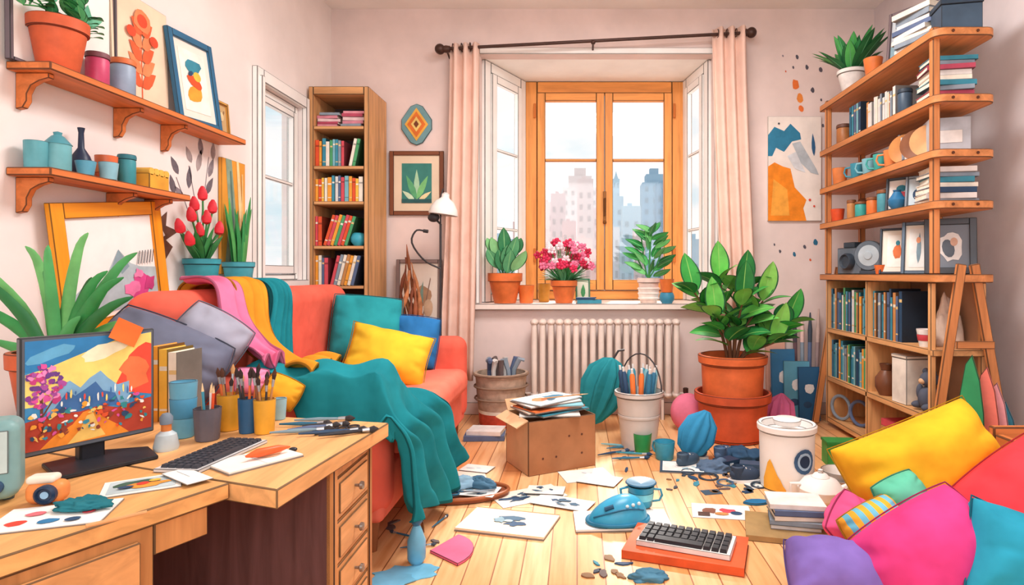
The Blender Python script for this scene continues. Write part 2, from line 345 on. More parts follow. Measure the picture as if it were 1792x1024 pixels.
def flatbook(col,w,d,t,loc,rz=0,group=None,lab=None,name='book'):
    b=MB(); c=m(col,.6,.12,12); pg=m('#EFE4D2',.8,.08,40); k=.003; ed=m(dk_(col,.6))
    b.bb(-w/2,w/2,-d/2,d/2,0,k,ed); b.bb(-w/2,w/2,-d/2,d/2,t-k,t,c); b.bb(-w/2,w/2,-d/2,-d/2+k,k,t-k,c); b.bb(-w/2+.004,w/2-.004,-d/2+k,d/2-.004,k,t-k,pg)
    return b.obj(name,None,lab or '%s book lying flat in a stack'%cname.get(col,'coloured'),'book',loc,(0,0,rz),group)
def stack(x,y,z,n,w,d,t,cols,rz,group):
    for i in range(n):
        tt=t*R.uniform(.8,1.2); flatbook(cols[i%len(cols)],w*R.uniform(.86,1),d*R.uniform(.9,1),tt,(x+R.uniform(-.01,.01),y+R.uniform(-.008,.008),z),rz+R.uniform(-.1,.1),group); z+=tt
    return z
def rowx(x0,x1,z,y,hm,cols,group):
    x=x0; i=0
    while True:
        t=R.uniform(.018,.032)
        if x+t>x1: break
        book(cols[i%len(cols)],t,hm*R.uniform(.82,1),.16,(x,y+R.uniform(0,.01),z),0,0,group,rest='in the tall bookcase'); x+=t+.001; i+=1
def rowy(y1,y0,z,xf,hm,cols,group):
    y=y1; i=R.randrange(5)
    while True:
        t=R.uniform(.022,.036)
        if y-t<y0: break
        book(cols[i%len(cols)],t,hm*R.uniform(.78,1),.18,(xf+R.uniform(0,.015),y,z),-pi/2,0,group,rest='in the shelving unit'); y-=t+.001; i+=R.choice((1,1,2,3))
def picture(name,label,cat,w,h,fcol,fw,bg,shapes,loc,rz=0,lean=0,roll=0,mat=0,matcol='#F2EBDF',dep=.022,group=None):
    T=Matrix.Rotation(rz,4,'Z')@Matrix.Rotation(-lean,4,'X')@Matrix.Rotation(roll,4,'Y')
    e=E(name,label,cat,loc,group=group,rot=T.to_euler())
    if fcol:
        b=MB(); f=wd(fcol,'x',.16); fz=wd(fcol,'z',.16)
        b.bb(-w/2,-w/2+fw,-dep,0,0,h,fz); b.bb(w/2-fw,w/2,-dep,0,0,h,fz); b.bb(-w/2+fw,w/2-fw,-dep,0,0,fw,f); b.bb(-w/2+fw,w/2-fw,-dep,0,h-fw,h,f); b.obj('frame',e,bev=.003)
        b=MB(); b.bb(-w/2+fw,w/2-fw,-dep*.4,-.001,fw,h-fw,m(matcol if mat else bg,.8,.05,6)); b.obj('backing',e,label='pale picture backing')
        iw,ih=w-2*fw-2*mat,h-2*fw-2*mat; y=-dep*.4-.001
        b=MB()
        if mat: b.bb(-iw/2,iw/2,y-.001,y,fw+mat,fw+mat+ih,m(bg,.8,.1,10)); y-=.001
        b.art(iw,ih,shapes,y-.0005,v0=fw+mat); b.obj('artwork',e,recalc=False)
    else:
        b=MB(); b.bb(-w/2,w/2,-dep,0,0,h,m(bg,.8,.08,6)); b.obj('canvas',e,bev=.002)
        b=MB(); b.art(w,h,shapes,-dep-.0005); b.obj('artwork',e,recalc=False)
    return e
def sheet(name,label,w,d,col,shapes,loc,rz=0,t=.003,cat='paper',group=None):
    b=MB(); b.bb(-w/2,w/2,-d/2,d/2,0,t*.5,m('#8A8078',.8,.05,10)); b.bb(-w/2+.001,w/2-.0015,-d/2+.0015,d/2-.001,t*.5,t,m(col,.8,.05,10)); b.art(w,d,shapes,t,flat=True); return b.obj(name,None,label,cat,loc,(0,0,rz),group,recalc=False)
def brush(loc,h,rot,col,tip,group,lab='wooden paintbrush standing in a cup',name='paintbrush',r=.004):
    b=MB(); b.tube([(0,0,0),(0,0,h*.4),(0,0,h*.72)],[r*.5,r*1.2,r*.8],m(col,.4),8); b.tube([(0,0,h*.72),(0,0,h*.84)],[r*1.0,r*1.3],m('#B9BEC4',.3,.1,9,metal=.7),8)
    b.tube([(0,0,h*.84),(0,0,h*.92),(0,0,h)],[r*1.3,r*1.9,r*.3],m(tip,.8),8); return b.obj(name,None,lab,'brush',loc,rot,group)
def pencil(loc,rot,L,col,group,lab,r=.004):
    b=MB(); b.tube([(0,0,0),(0,0,L*.85)],r,m(col,.4),6); b.tube([(0,0,L*.85),(0,0,L)],[r,r*.15],m('#E8C79A'),6); return b.obj('pencil',None,lab,'pencil',loc,rot,group)
def cloth(name,label,cat,col,rx,ry,h,loc,seed=1,rz=0,amp=.35):
    b=MB(); seg=44; rings=18; vs=[];fs=[]
    for j in range(rings+1):
        a=pi/2*(1-j/rings)
        for i in range(seg):
            t=2*pi*i/seg; p=Vector((math.cos(a)*math.cos(t),math.cos(a)*math.sin(t),math.sin(a)))
            n1=noise.noise(p*1.6+Vector((seed,seed*2,0))); n2=1-abs(noise.noise(p*2.6+Vector((0,seed,seed*3))))*2.2
            q=1+amp*n1+amp*.45*(n2-.4)
            vs.append((p.x*rx*q,p.y*ry*q,max(.004,p.z*h*q)if j<rings else 0))
    for j in range(rings):
        for i in range(seg):
            k=(i+1)%seg; fs.append((j*seg+i,(j+1)*seg+i,(j+1)*seg+k,j*seg+k))
    fs.append(tuple(range(seg))); fs.append(tuple(range(rings*seg,(rings+1)*seg))[::-1])
    b.add(vs,fs,fab(col,.25)); return b.obj(name,None,label,cat,loc,(0,0,rz),ang=180)
def pot_parent(name,label,cat,loc,rb,rt,h,col,rim=.03,re=.008,group=None,rib=0,nr=0):
    e=E(name,label,cat,loc,group=group)
    b=MB(); b.lathe(potprof(rb,rt,h,rim,re),m(col,.55,.18,9),seg=32 if not nr else nr*4,rib=rib,nr=nr); b.obj('pot',e,bev=.003)
    b=MB(); b.lathe([(rt-.009,h*.82+.001),(rt*.6,h*.86),(0,h*.88)],m('#5A3A28',.9,.3,40),seg=24); b.obj('soil',e); return e
def copypart(src,parent,loc,rot=(0,0,0)):
    o=src.copy(); link(o); o.parent=parent; o.location=loc; o.rotation_euler=rot; return o
LEDGE[0]=m('#1E5A36',.6,.15,9)
# ---------------------------------------------------------------- CURTAINS
def curtain(name,x0t,x1t,x0b,x1b,zt0,zt1,zb,y,nf,seed):
    b=MB(); nu=nf*10; nv=24; vs=[];fs=[]
    for j in range(nv+1):
        s=j/nv
        for i in range(nu+1):
            t=i/nu; xa=x0t+(x0b-x0t)*s**1.5; xb=x1t+(x1b-x1t)*s**1.5; x=xa+(xb-xa)*t; z=(zt0+(zt1-zt0)*t)*(1-s)+zb*s
            yy=y+.038*math.sin(t*nf*2*pi+.6*math.sin(s*3+seed))*(1-.2*s); vs.append((x,yy,z))
    for j in range(nv):
        for i in range(nu): a=j*(nu+1)+i; fs.append((a,a+1,a+nu+2,a+nu+1))
    b.add(vs,fs,fab('#F2D0C0',.07)); return b.obj(name,None,'blush pink fabric curtain hanging from rod on rings','curtain',solid=.006,org=((x0t+x1t)/2,y,zb),recalc=False,ang=180)
RY=4.87
rz0=PZ(86,RY); rz1=PZ(57,RY); rx0=PX(770,RY); rx1=PX(1315,RY)
def rodz(x): return rz0+(rz1-rz0)*(x-rx0)/(rx1-rx0)
e=E('curtain_rod','dark metal curtain rod with ball finials','curtain rod',(0,RY,rz0)); dk=m('#4A332C',.4,.15,9,metal=.3)
b=MB(); b.tube([(rx0,0,0),(rx1,0,rz1-rz0)],.013,dk,12); b.obj('rod',e)
for x in(rx0,rx1):
    b=MB(); b.sph((x,0,rodz(x)-rz0),.042,dk); b.lathe([(.025,-.03),(.03,0),(.025,.03)],dk,(x+(.05 if x<0 else -.05),0,rodz(x)-rz0),12,(0,pi/2,0)); b.obj('finial',e)
for x in(rx0+.05,PX(1038,RY),rx1-.05):
    b=MB(); b.tube([(x,.0,rodz(x)-rz0),(x,DB-RY,rodz(x)-rz0-.03)],.008,dk); b.sph((x,-.0,rodz(x)-rz0-.01),.02,dk); b.obj('bracket',e)
xa,xb=PX(787,RY),PX(838,RY)
curtain('curtain',xa,xb,PX(768,RY),PX(828,RY),rodz(xa)+.03,rodz(xb)+.03,.30,RY,3,1)
xa,xb=PX(1248,RY),PX(1306,RY)
curtain('curtain',xa,xb,PX(1262,RY),PX(1322,RY),rodz(xa)+.05,rodz(xb)+.05,.86,RY,3,2)
for px in(793,808,823,1256,1272,1288,1300):
    x=PX(px,RY); b=MB(); b.tube([(x,.032*math.cos(a*pi/6),.032*math.sin(a*pi/6)) for a in range(13)],.004,dk,6); b.obj('curtain_ring',None,'dark metal curtain ring on the rod','ring',(0,RY,rodz(x)+.005),group='rings on the curtain rod')
# ---------------------------------------------------------------- RADIATOR
rc_=m('#EBDACF',.4,.08,6); x0,x1=PX(928,4.86),PX(1190,4.86); zb,zt=.17,PZ(560,4.86)
e=E('radiator','cream cast iron column radiator below the window','radiator',((x0+x1)/2,4.86,0))
n=18; b=MB(); w=(x1-x0)/n
for i in range(n):
    x=x0+(i+.5)*w-(x0+x1)/2
    for y in(-.035,.035): b.tube([(x,y,zb+.02),(x,y,zb+.06),(x,y,zt-.06),(x,y,zt-.02)],[w*.28,w*.36,w*.36,w*.28],rc_,10)
    b.sph((x,0,zt-.02),(w*.52,.07,.03),rc_,12,8); b.sph((x,0,zb+.02),(w*.52,.07,.03),rc_,12,8)
b.obj('radiator_fins',e)
for s in(-1,1):
    b=MB(); b.tube([(s*(x1-x0)/2-s*.02,0,zb+.03),(s*((x1-x0)/2+.04),0,zb+.03),(s*((x1-x0)/2+.045),0,0)],.012,rc_,10); b.obj('pipe',e)
b=MB(); b.lathe([(.02,0),(.022,.05),(.012,.055)],dk,((x1-x0)/2+.045,0,zb+.02),12); b.obj('valve',e)
for x in(-.45,.45):
    b=MB(); b.box((x,0,.08),(.03,.12,.17),rc_); b.obj('foot',e,bev=.005)
# ---------------------------------------------------------------- TALL BOOKCASE
tw=wd('#D29C68','z'); twx=wd('#D29C68','x'); twb=m('#54403E',.8,.15,5)
bx0,bx1,by0,by1,bt=-2.0,-1.553,4.53,4.96,2.55
e=E('bookcase','tall narrow light oak bookcase with open shelves','bookcase',((bx0+bx1)/2,by0,0)); o=e.location
b=MB(); b.bb(bx0,bx0+.035,by0,by1,0,bt,tw); b.obj('side_panel',e,org=o,bev=.005)
b=MB(); b.bb(bx1-.035,bx1,by0,by1,0,bt,tw); b.obj('side_panel',e,org=o,bev=.005)
b=MB(); b.bb(bx0+.035,bx1-.035,by0,by1,bt-.06,bt,twx); b.obj('top_panel',e,org=o,bev=.005)
b=MB(); b.bb(bx0+.035,bx1-.035,by1-.02,by1,0,bt-.06,twb); b.obj('back_panel',e,org=o)
BS=[2.256,1.958,1.694,1.363,1.065,.74,.4,.06]
for z in BS:
    b=MB(); b.bb(bx0+.036,bx1-.036,by0+.005,by1-.021,z-.025,z,twx); b.obj('shelf',e,org=o,bev=.003)
xa,xb=bx0+.04,bx1-.04
pk=['#E89AA8','#B84A62','#E8C8C8','#D98A9A','#8C9AA8']
stack(xa+.09,by0+.12,BS[0],5,.17,.15,.024,pk,0,'folded stack on the top bookcase shelf'); stack(xb-.095,by0+.12,BS[0],5,.17,.15,.024,pk[::-1],0,'folded stack on the top bookcase shelf')
c1=['#E4572E','#F2A33A','#3B8EA5','#F2E8D8','#4FA36B','#7FB8C4','#3B8EA5','#8C9AA8','#D94F5C','#F2A33A']
def rowlean(x0,n1,z,hm,cols,group,x1,lean):
    rowx(x0,x0+n1,z,by0+.02,hm,cols,group); x=x0+n1+.012; k=0
    while x+.028/math.cos(lean)+hm*math.sin(lean)<x1+.005:
        t=.024; h=hm*R.uniform(.88,.97); c=cols[(k+3)%len(cols)]
        book(c,t,h,.16,(x,by0+.02,z+t*math.sin(lean)),0,lean,group,lab='%s hardback book leaning in the bookcase'%cname.get(c,'coloured'))
        x+=t/math.cos(lean)+.001; k+=1
rowlean(xa,.24,BS[1],.225,c1,'books on the second bookcase shelf',xb,.2)
rowx(xa,xb-.005,BS[2],by0+.02,.2,['#F2A33A','#E4572E','#F5C04A','#F2E8D8','#F2A33A','#3B8EA5','#E8E4E0','#5B6C8F','#D94F5C','#7FB8C4'],'books on the third bookcase shelf')
rowlean(xa,.05,BS[3],.25,['#D94F5C','#E4572E','#4FA36B','#E4572E','#D94F5C','#F2A33A','#4FA36B'],'books on the fourth bookcase shelf',xb-.05,.3)
lathe_obj('vase','small round turquoise vase beside leaning books','vase','#3FA7BE',[(.03,0),(.055,.03),(.06,.06),(.045,.09),(.03,.1),(.026,.1),(.04,.07),(0,.01)],(xb-.06,by0+.07,BS[3]))
rowlean(xa,.1,BS[4],.245,['#F2A33A','#F2E8D8','#5B6C8F','#D94F5C','#8C9AA8','#F2E8D8','#C98B52'],'books on the fifth bookcase shelf',xb,.24)
# ---------------------------------------------------------------- SOFA
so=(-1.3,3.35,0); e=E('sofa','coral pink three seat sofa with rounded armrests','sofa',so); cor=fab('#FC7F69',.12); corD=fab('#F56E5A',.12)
b=MB(); b.bb(-1.8,-.79,2.47,4.28,.13,.36,cor); b.obj('sofa_base',e,org=so,bev=.03,seg=4)
b=MB(); b.bb(-1.60,-.73,2.64,4.12,.355,.52,cor); b.obj('seat_cushion',e,org=so,bev=.07,seg=5)
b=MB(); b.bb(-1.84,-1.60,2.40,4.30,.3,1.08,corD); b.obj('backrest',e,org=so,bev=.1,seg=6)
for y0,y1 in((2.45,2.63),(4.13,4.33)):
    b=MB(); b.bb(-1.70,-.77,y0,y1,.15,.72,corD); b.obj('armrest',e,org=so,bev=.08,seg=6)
lg=wd('#8A5330','z')
for x in(-1.74,-.85):
    for y in(2.53,4.22):
        b=MB(); b.lathe([(.018,0),(.03,.135)],lg,(x,y,0),12); b.obj('leg',e,org=so)
def drape(name,label,col,path,yf,nt,fold,amp,th=.012,zfix=None,hem=0,ns=50):
    P=curve(path,ns); b=MB(); vs=[];fs=[]
    for j,(x,z) in enumerate(P):
        s=j/ns; a=P[max(0,j-1)]; c=P[min(ns,j+1)]; dx,dz=c[0]-a[0],c[1]-a[1]; L=math.hypot(dx,dz) or 1; nx,nz=-dz/L,dx/L
        y0,y1=yf(s)
        for i in range(nt+1):
            t=i/nt; y=y0+(y1-y0)*t; A=amp*(.4+.6*min(1,abs(s-.3)*2))*(1+.5*ss(.8,1,s))
            f_=math.sin(t*fold+1.8*math.sin(s*3.5)+noise.noise(Vector((t*3,s*3,0)))*2.5)
            o=A*(1+f_*(.6+.4*abs(f_)))+.006
            xx=x+nx*o; zz=z+nz*o
            if s>.9 and hem: zz+=hem*(s-.9)*10*(.5+.5*math.sin(t*6+1))
            if zfix: xx,y,zz=zfix(xx,y,zz,s,t)
            vs.append((xx,y+.012*math.sin(s*11),zz))
    fe=[]
    for j in range(ns):
        for i in range(nt): q=j*(nt+1)+i; (fe if (i in(0,nt-1) or j>=ns-1) else fs).append((q,q+1,q+nt+2,q+nt+1))
    b.add(vs,fs,fab(col,.18)); mt=fab(dk_(col,.7)); b.ms.append(mt)
    for f in fe: b.f.append(list(f)); b.mi.append(1)
    oo=b.obj(name,None,label,'blanket',org=(vs[len(vs)//2]),recalc=False,ang=180)
    md=oo.modifiers.new('s','SOLIDIFY'); md.thickness=th; md.offset=0; oo.modifiers.new('u','SUBSURF').render_levels=1; return oo
def armfix(x,y,z,s,t):
    if s>.42 and x>-1.62:
        k=1-ss(2.62,2.82,y); tgt=.755+.018*math.sin(x*26+y*9)+.02*math.sin(y*30)
        if x<-.72 and z<tgt and s<.84: z=z+(tgt-z)*k*(1-ss(-.78,-.73,x))
        if y<2.41 and x<-.75:
            dz=2.41-y; z=z-dz*1.0; y=2.41-.10*min(1,dz*2)-.012*math.sin(x*40)
        elif y<2.41: y=2.40-(2.41-y)*.12
        if x>-.81 and z<.5: x=max(x,-.705)
    return x,y,z
def kf(keys):
    def f(s):
        for a,b_ in zip(keys,keys[1:]):
            if s<=b_[0]:
                t=ss(a[0],b_[0],s); return a[1]+(b_[1]-a[1])*t,a[2]+(b_[2]-a[2])*t
        return keys[-1][1],keys[-1][2]
    return f
drape('blanket','wide dark teal throw blanket folded over sofa front','#1F8590',[(-1.86,.97),(-1.85,1.06),(-1.72,1.085),(-1.6,1.06),(-1.57,.85),(-1.53,.62),(-1.42,.54),(-1.2,.535),(-1.0,.535),(-.78,.535),(-.715,.47),(-.70,.33),(-.695,.2),(-.69,.05)],kf([(0,3.15,3.36),(.22,3.12,3.36),(.38,2.95,3.28),(.5,2.50,3.10),(.62,2.18,3.02),(.72,2.15,3.08),(.80,2.30,3.24),(1,2.32,3.44)]),92,30,.030,zfix=armfix,hem=.14,ns=64)
drape('blanket','mustard yellow knitted throw over the sofa back','#DE952C',[(-1.86,1.0),(-1.85,1.08),(-1.72,1.105),(-1.6,1.09),(-1.53,.91),(-1.42,.76),(-1.28,.70),(-1.15,.74),(-1.08,.72)],kf([(0,2.88,3.12),(.35,2.82,3.10),(.6,2.64,2.96),(1,2.46,2.76)]),48,17,.022)
drape('blanket','pink fringed throw hanging over the sofa back','#F07FA8',[(-1.74,1.10),(-1.6,1.095),(-1.52,.94),(-1.42,.82),(-1.30,.77),(-1.24,.76)],kf([(0,2.66,2.88),(.5,2.58,2.78),(1,2.42,2.60)]),28,12,.022)
pillow('cushion','slate grey cushion leaning against the sofa back','#6F7489',.46,.30,.2,(-1.575,2.31,.83),(-.3,.45,.25),seed=1)
pillow('cushion','light grey cushion leaning behind the slate one','#A6A7B8',.28,.29,.15,(-1.50,2.46,.87),(-.25,.6,.35),seed=2)
pillow('cushion','small gold cushion resting on the sofa arm','#F0A830',.14,.12,.08,(-1.13,2.33,.70),(-.3,.5,.3),seed=3)
pillow('cushion','small fluffy pink cushion resting on the sofa arm','#F28DB4',.12,.10,.08,(-1.25,2.34,.74),(-.2,.1,.2),seed=9)
pillow('cushion','teal cushion propped against the sofa back','#2C9AA2',.46,.45,.17,(-1.37,3.96,.80),(-.28,.1,.35),seed=4,rnd=.25,pinch=.04)
pillow('cushion','bright yellow cushion resting on the coral seat','#F8C036',.50,.35,.2,(-1.10,3.54,.67),(-.45,.24,.22),seed=5,pinch=.09,rnd=.12)
pillow('cushion','patterned blue cushion leaning on the sofa arm','#3078B8',.31,.36,.13,(-1.07,4.03,.70),(-.15,.12,.1),seed=6,rnd=.25)
b=MB(); b.bb(XL,-1.86,2.9,3.8,1.035,1.06,m('#F2ECE6',.6,.05,5)); b.bb(XL,-1.99,2.95,2.98,.9,1.035,mW); b.bb(XL,-1.99,3.7,3.73,.9,1.035,mW); b.obj('wall_ledge',None,'narrow white wall ledge behind the sofa','shelf',org=(-1.94,3.38,1.035),bev=.003)
gn=m('#3F8F4C',.6,.2,12)
e=pot_parent('potted_tulips','red tulips in a teal ceramic pot','potted plant',(-1.93,3.13,1.06),.06,.08,.17,'#3C9FB0',.03,.006)
b=MB(); rd=m('#DC2C3A',.5,.2,20); f=MB(); f.lathe([(.005,-.005),(.02,.005),(.023,.026),(.017,.05),(.006,.07)],rd,(0,0,0),12,rib=.14,nr=3); src=None
for i,(dx,dz) in enumerate([(-.26,.19),(-.19,.26),(-.10,.33),(.0,.26),(.08,.20),(-.06,.18),(-.03,.40),(-.21,.12),(.06,.33)]):
    top=(.03+.02*math.sin(i*2),dx*.8,.13+dz*.85); b.tube(curve([(0,0,.12),(.01,dx*.2,.13+dz*.4),top],6),.0045,gn,6)
    if src is None: src=f.obj('tulip_flower',e,loc=top,rot=(-dx*1.6,0,0),label='red tulip blossom')
    else: copypart(src,e,top,(-dx*1.6,0,0))
for i in range(9): a=i*1.1; b.leaf((0,0,.12),(.3*math.cos(a),.9*math.sin(a),1.2),.26,.05,gn,None,.15)
b.obj('stems',e)
e=pot_parent('potted_snake_plant','tall green strap leaved plant in teal pot','potted plant',(-1.93,3.47,1.06),.06,.078,.16,'#4FAAB8',.03,.006)
b=MB()
for i in range(11):
    a=i*.7; L=R.uniform(.28,.46); b.tube(curve([(.02*math.cos(a),.03*math.sin(a),.12),(.03*math.cos(a),.06*math.sin(a),.12+L*.5),(.03*math.cos(a),.13*math.sin(a),.12+L)],8),[.014,.018,.021,.021,.02,.017,.014,.009,.002],m(['#2F8A4A','#56A85A'][i%2],.5),8,.35,(1,0,0))
b.obj('leaves',e)
# ---------------------------------------------------------------- LEFT WALL SHELVES
sw=wd('#D97B40','y',.2); sx=XL+.16
def wshelf(y0,y1,z,label,brs):
    e=E('wall_shelf',label,'shelf',(XL,(y0+y1)/2,z)); o=e.location
    b=MB(); b.bb(XL,sx,y0,y1,z-.03,z,sw); b.obj('shelf_board',e,org=o,bev=.005)
    for y in brs:
        b=MB(); pts=[(0,0),(.12,0),(.12,-.018),(.085,-.028),(.055,-.045),(.04,-.075),(.04,-.10),(.025,-.125),(0,-.13)]
        T=Matrix.Translation((XL,y+.0125,z-.03))@Matrix.Rotation(pi/2,4,'X'); b.prism(pts,0,.025,sw,T); b.obj('bracket',e,org=o,bev=.003)
    return e
ZU,ZL=1.905,1.53
wshelf(2.15,3.42,ZU,'orange wooden wall shelf with curved brackets',(2.2,2.66,2.96)); wshelf(2.15,2.93,ZL,'short orange wooden wall shelf with curved brackets',(2.2,2.62,2.85))
sc=XL+.085
e=pot_parent('potted_vine','leafy green plant in large terracotta pot','potted plant',(sc+.0,2.27,ZU),.062,.085,.19,'#D8623A',.045,.008)
b=MB()
for i in range(16):
    a=i*2.1; q=curve([(0,0,.15),(.02*math.cos(a)+.01,.06*math.sin(a),.21),(.05*math.cos(a)+.03,.17*math.sin(a),.22+.04*math.sin(i*3))],6); b.tube(q,.0025,gn,5)
    for k in(2,4,5,6): b.leaf(q[k],(.1,math.sin(a+k),.5),.07,.04,m(['#4FA86A','#6FC07E','#3E9A5A'][k%3]),m('#7CC67E'),.2)
b.obj('leaves',e)
jar('storage_jar','pink jar with dark lid on the wall shelf','jar','#C84A72','#7A4A52',.04,.135,(sc,2.455,ZU)); jar('storage_jar','grey blue jar with orange lid','jar','#92A5BC','#D9713F',.046,.155,(sc+.005,2.585,ZU))
fl=[('#E8643A',ln(.5,.08,.5,.8,.02))]
for i in range(5):
    z=.2+i*.12
    for s in(-1,1): fl.append((['#E8643A','#F08A5A'][i%2],lf(.5,z,.3-.02*i,.13,pi/2-s*1.0)))
fl+=[('#F08A5A',bl(.5,.8,.16,.1,12,0,.12,3)),('#E04F30',bl(.5,.8,.09,.06)),('#E04F30',bl(.3,.66,.08,.05)),('#E04F30',bl(.7,.66,.08,.05))]
picture('art_print','cream paper print of orange flowers leaning on wall','art print',.36,.5,None,0,'#F5D9BC',fl,(XL+.03,2.78,ZU+.0),pi/2,.03,0,dep=.006)
picture('picture_frame','blue framed abstract landscape leaning on shelf','picture',.36,.46,'#2F6E96',.035,'#F9F4EA',[('#F2A33A',bl(.45,.3,.3,.14,12,.2,.1,1)),('#3B8EA5',bl(.5,.75,.3,.12,12,.1,.15,2)),('#E4572E',bl(.5,.5,.28,.1,12,-.2,.15,4)),('#F5C04A',bl(.6,.6,.15,.08)),('#2C4A6B',bl(.35,.62,.1,.04,10,.3))],(XL+.07,3.14,ZU),pi/2,.10,-.07,mat=.04)
picture('picture_frame','small ochre framed sketch leaning on shelf','picture',.12,.2,'#D09A4A',.015,'#C9A878',[('#8C6A4A',ln(.2,.2,.8,.8,.08)),('#E8D0A0',bl(.5,.6,.2,.15))],(XL+.05,3.37,ZU),pi/2,.08,0)
picture('picture_frame','white botanical sketch in thin dark frame','picture',.5,.5,'#6A6068',.014,'#F8F7F2',[('#5FAE8A',lf(.3,.55,.25,.12,.9)),('#5FAE8A',lf(.4,.6,.25,.12,2.2)),('#6FBE9A',lf(.6,.5,.3,.12,.4)),('#5FAE8A',lf(.7,.45,.25,.12,1.5)),('#5FAE8A',ln(.5,.1,.5,.8,.01))],(XL+.015,2.38,ZU),pi/2,.01,0)
def at(px,x=sc): return x*F/(px-VX)
cup('cup','square teal tumbler on the wall shelf','cup','#5FA8B4',.034,.036,.10,(sc-.02,at(63,sc-.02),ZL))
e=E('lidded_jar','teal house shaped jar with pointed lid','jar',(sc+.01,at(101,sc+.01),ZL)); b=MB(); b.lathe([(.038,0),(.041,.01),(.041,.1),(0,.1)],m('#6FB3BC',.4)); b.obj('body',e); b=MB(); b.lathe([(.044,.1),(.02,.13),(.012,.135),(.014,.145),(0,.15)],m('#4F98A6',.4)); b.obj('lid',e)
lathe_obj('bottle','dark navy long necked bottle vase','bottle','#23304A',[(.03,0),(.038,.02),(.038,.06),(.028,.09),(.011,.12),(.009,.18),(.013,.2),(.009,.2),(0,.19)],(sc-.03,at(142,sc-.03),ZL))
cup('cup','small blue cup in front of bottle','cup','#5FA8C4',.026,.034,.055,(sc+.045,at(150,sc+.045),ZL)); cup('cup','orange clay pot on the wall shelf','pot','#DE6E42',.034,.04,.11,(sc-.02,at(186,sc-.02),ZL),band='#E89060')
cup('cup','pale blue cup beside orange pot','cup','#8FC4D4',.028,.034,.07,(sc+.045,at(190,sc+.045),ZL)); jar('storage_jar','dark teal jar with lid','jar','#3A8F9A','#2F7480',.033,.13,(sc+.01,at(222,sc+.01),ZL))
e=E('bread_box','yellow ridged lidded box on the wall shelf','box',(sc+.0,at(262),ZL)); b=MB(); b.bb(-.045,.045,-.065,.065,0,.07,m('#E8A63A',.5)); b.obj('body',e,bev=.004); b=MB()
for k in range(4): b.tube([(-.045,-.05+k*.033,.078),(.045,-.05+k*.033,.078)],.017,m('#F0B84E',.5),10)
b.obj('lid',e)
sk=[('#B4C6CC',[(.0,.25),(.2,.40),(.35,.36),(.55,.66),(.68,.50),(.8,.45),(1,.42),(1,.12),(.6,.05),(0,.02)]),('#8CA6B0',[(.42,.44),(.55,.66),(.66,.47),(.56,.4),(.5,.5)]),('#DC4A90',bl(.78,.22,.11,.13,14,0,.35,5)),('#F07FB0',bl(.66,.24,.09,.08,12,0,.35,6)),('#C83F80',bl(.89,.26,.07,.08,10,0,.35,8)),('#F28ABA',bl(.76,.38,.06,.05,10,0,.35,9))]
for k in range(6): sk.append(('#3A3A42',ln(.76+.035*k,.48,.80+.035*k,.62,.01)))
picture('picture_frame','large tilted orange frame around a pale mountain sketch','picture',.61,.54,'#FF9E22',.062,'#FAF8F4',sk,(XL+.04,2.64,.92),pi/2,.02,-.13)
picture('painting','tall narrow abstract painting in orange and grey green','painting',.24,.66,None,0,'#E9A03C',[('#8FA58F',[(.1,0),(.45,0),(.6,.5),(.4,1),(.15,1),(.3,.5)]),('#F7D8A0',[(.6,0),(.72,0),(.85,.6),(.7,1),(.6,1),(.72,.5)]),('#5F7F78',[(.3,.1),(.4,.1),(.5,.5),(.38,.9),(.32,.9),(.42,.5)]),('#F2C27A',ln(.9,.1,.85,.9,.08))],(XL+.003,3.54,1.15),pi/2,0,0,dep=.02)
def wallp(px,py): 
    d=XL*F/(px-VX); return d,PZ(py,d)
def decal(b,pts,col,x=XL+.0015):
    b.add([(x,p[0],p[1]) for p in pts],[tuple(range(len(pts)))],m(col,.8,.2,20))
b=MB()
for px,py,a,L in[(305,340,1.9,.10),(312,305,2.2,.10),(330,330,1.5,.12),(345,300,1.3,.13),(352,272,1.7,.10),(335,285,2.1,.09),(365,310,1.2,.12),(372,280,1.5,.1),(322,352,2.4,.1),(360,340,1.0,.12)]:
    y,z=wallp(px,py); decal(b,lf(y,z,L,.045,a),R.choice(['#8C8288','#A79A9A','#6E666E']))
for px0,py0,px1,py1 in((350,400,330,290),(350,400,365,275),(340,400,308,310)):
    y0,z0=wallp(px0,py0); y1,z1=wallp(px1,py1); decal(b,ln(y0,z0,y1,z1,.005),'#8C8288')
b.obj('leaf_decal',None,'grey painted leaf sprigs decorating the wall','wall decal',org=(XL+.0015,3.0,1.5),recalc=False,kind='stuff')
b=MB(); pts=[wallp(*p) for p in[(250,372),(275,385),(292,370),(290,395),(312,405),(290,420),(302,432),(285,462),(280,430),(258,445),(272,415),(262,400)]]; decal(b,pts,'#6A4436')
pts=[wallp(*p) for p in[(268,405),(282,400),(288,412),(276,420)]]; decal(b,pts,'#F0E6E0',XL+.003); b.obj('bird_decal',None,'dark brown star shaped bird wall decal','wall decal',org=(XL+.0015,2.85,1.35),recalc=False)
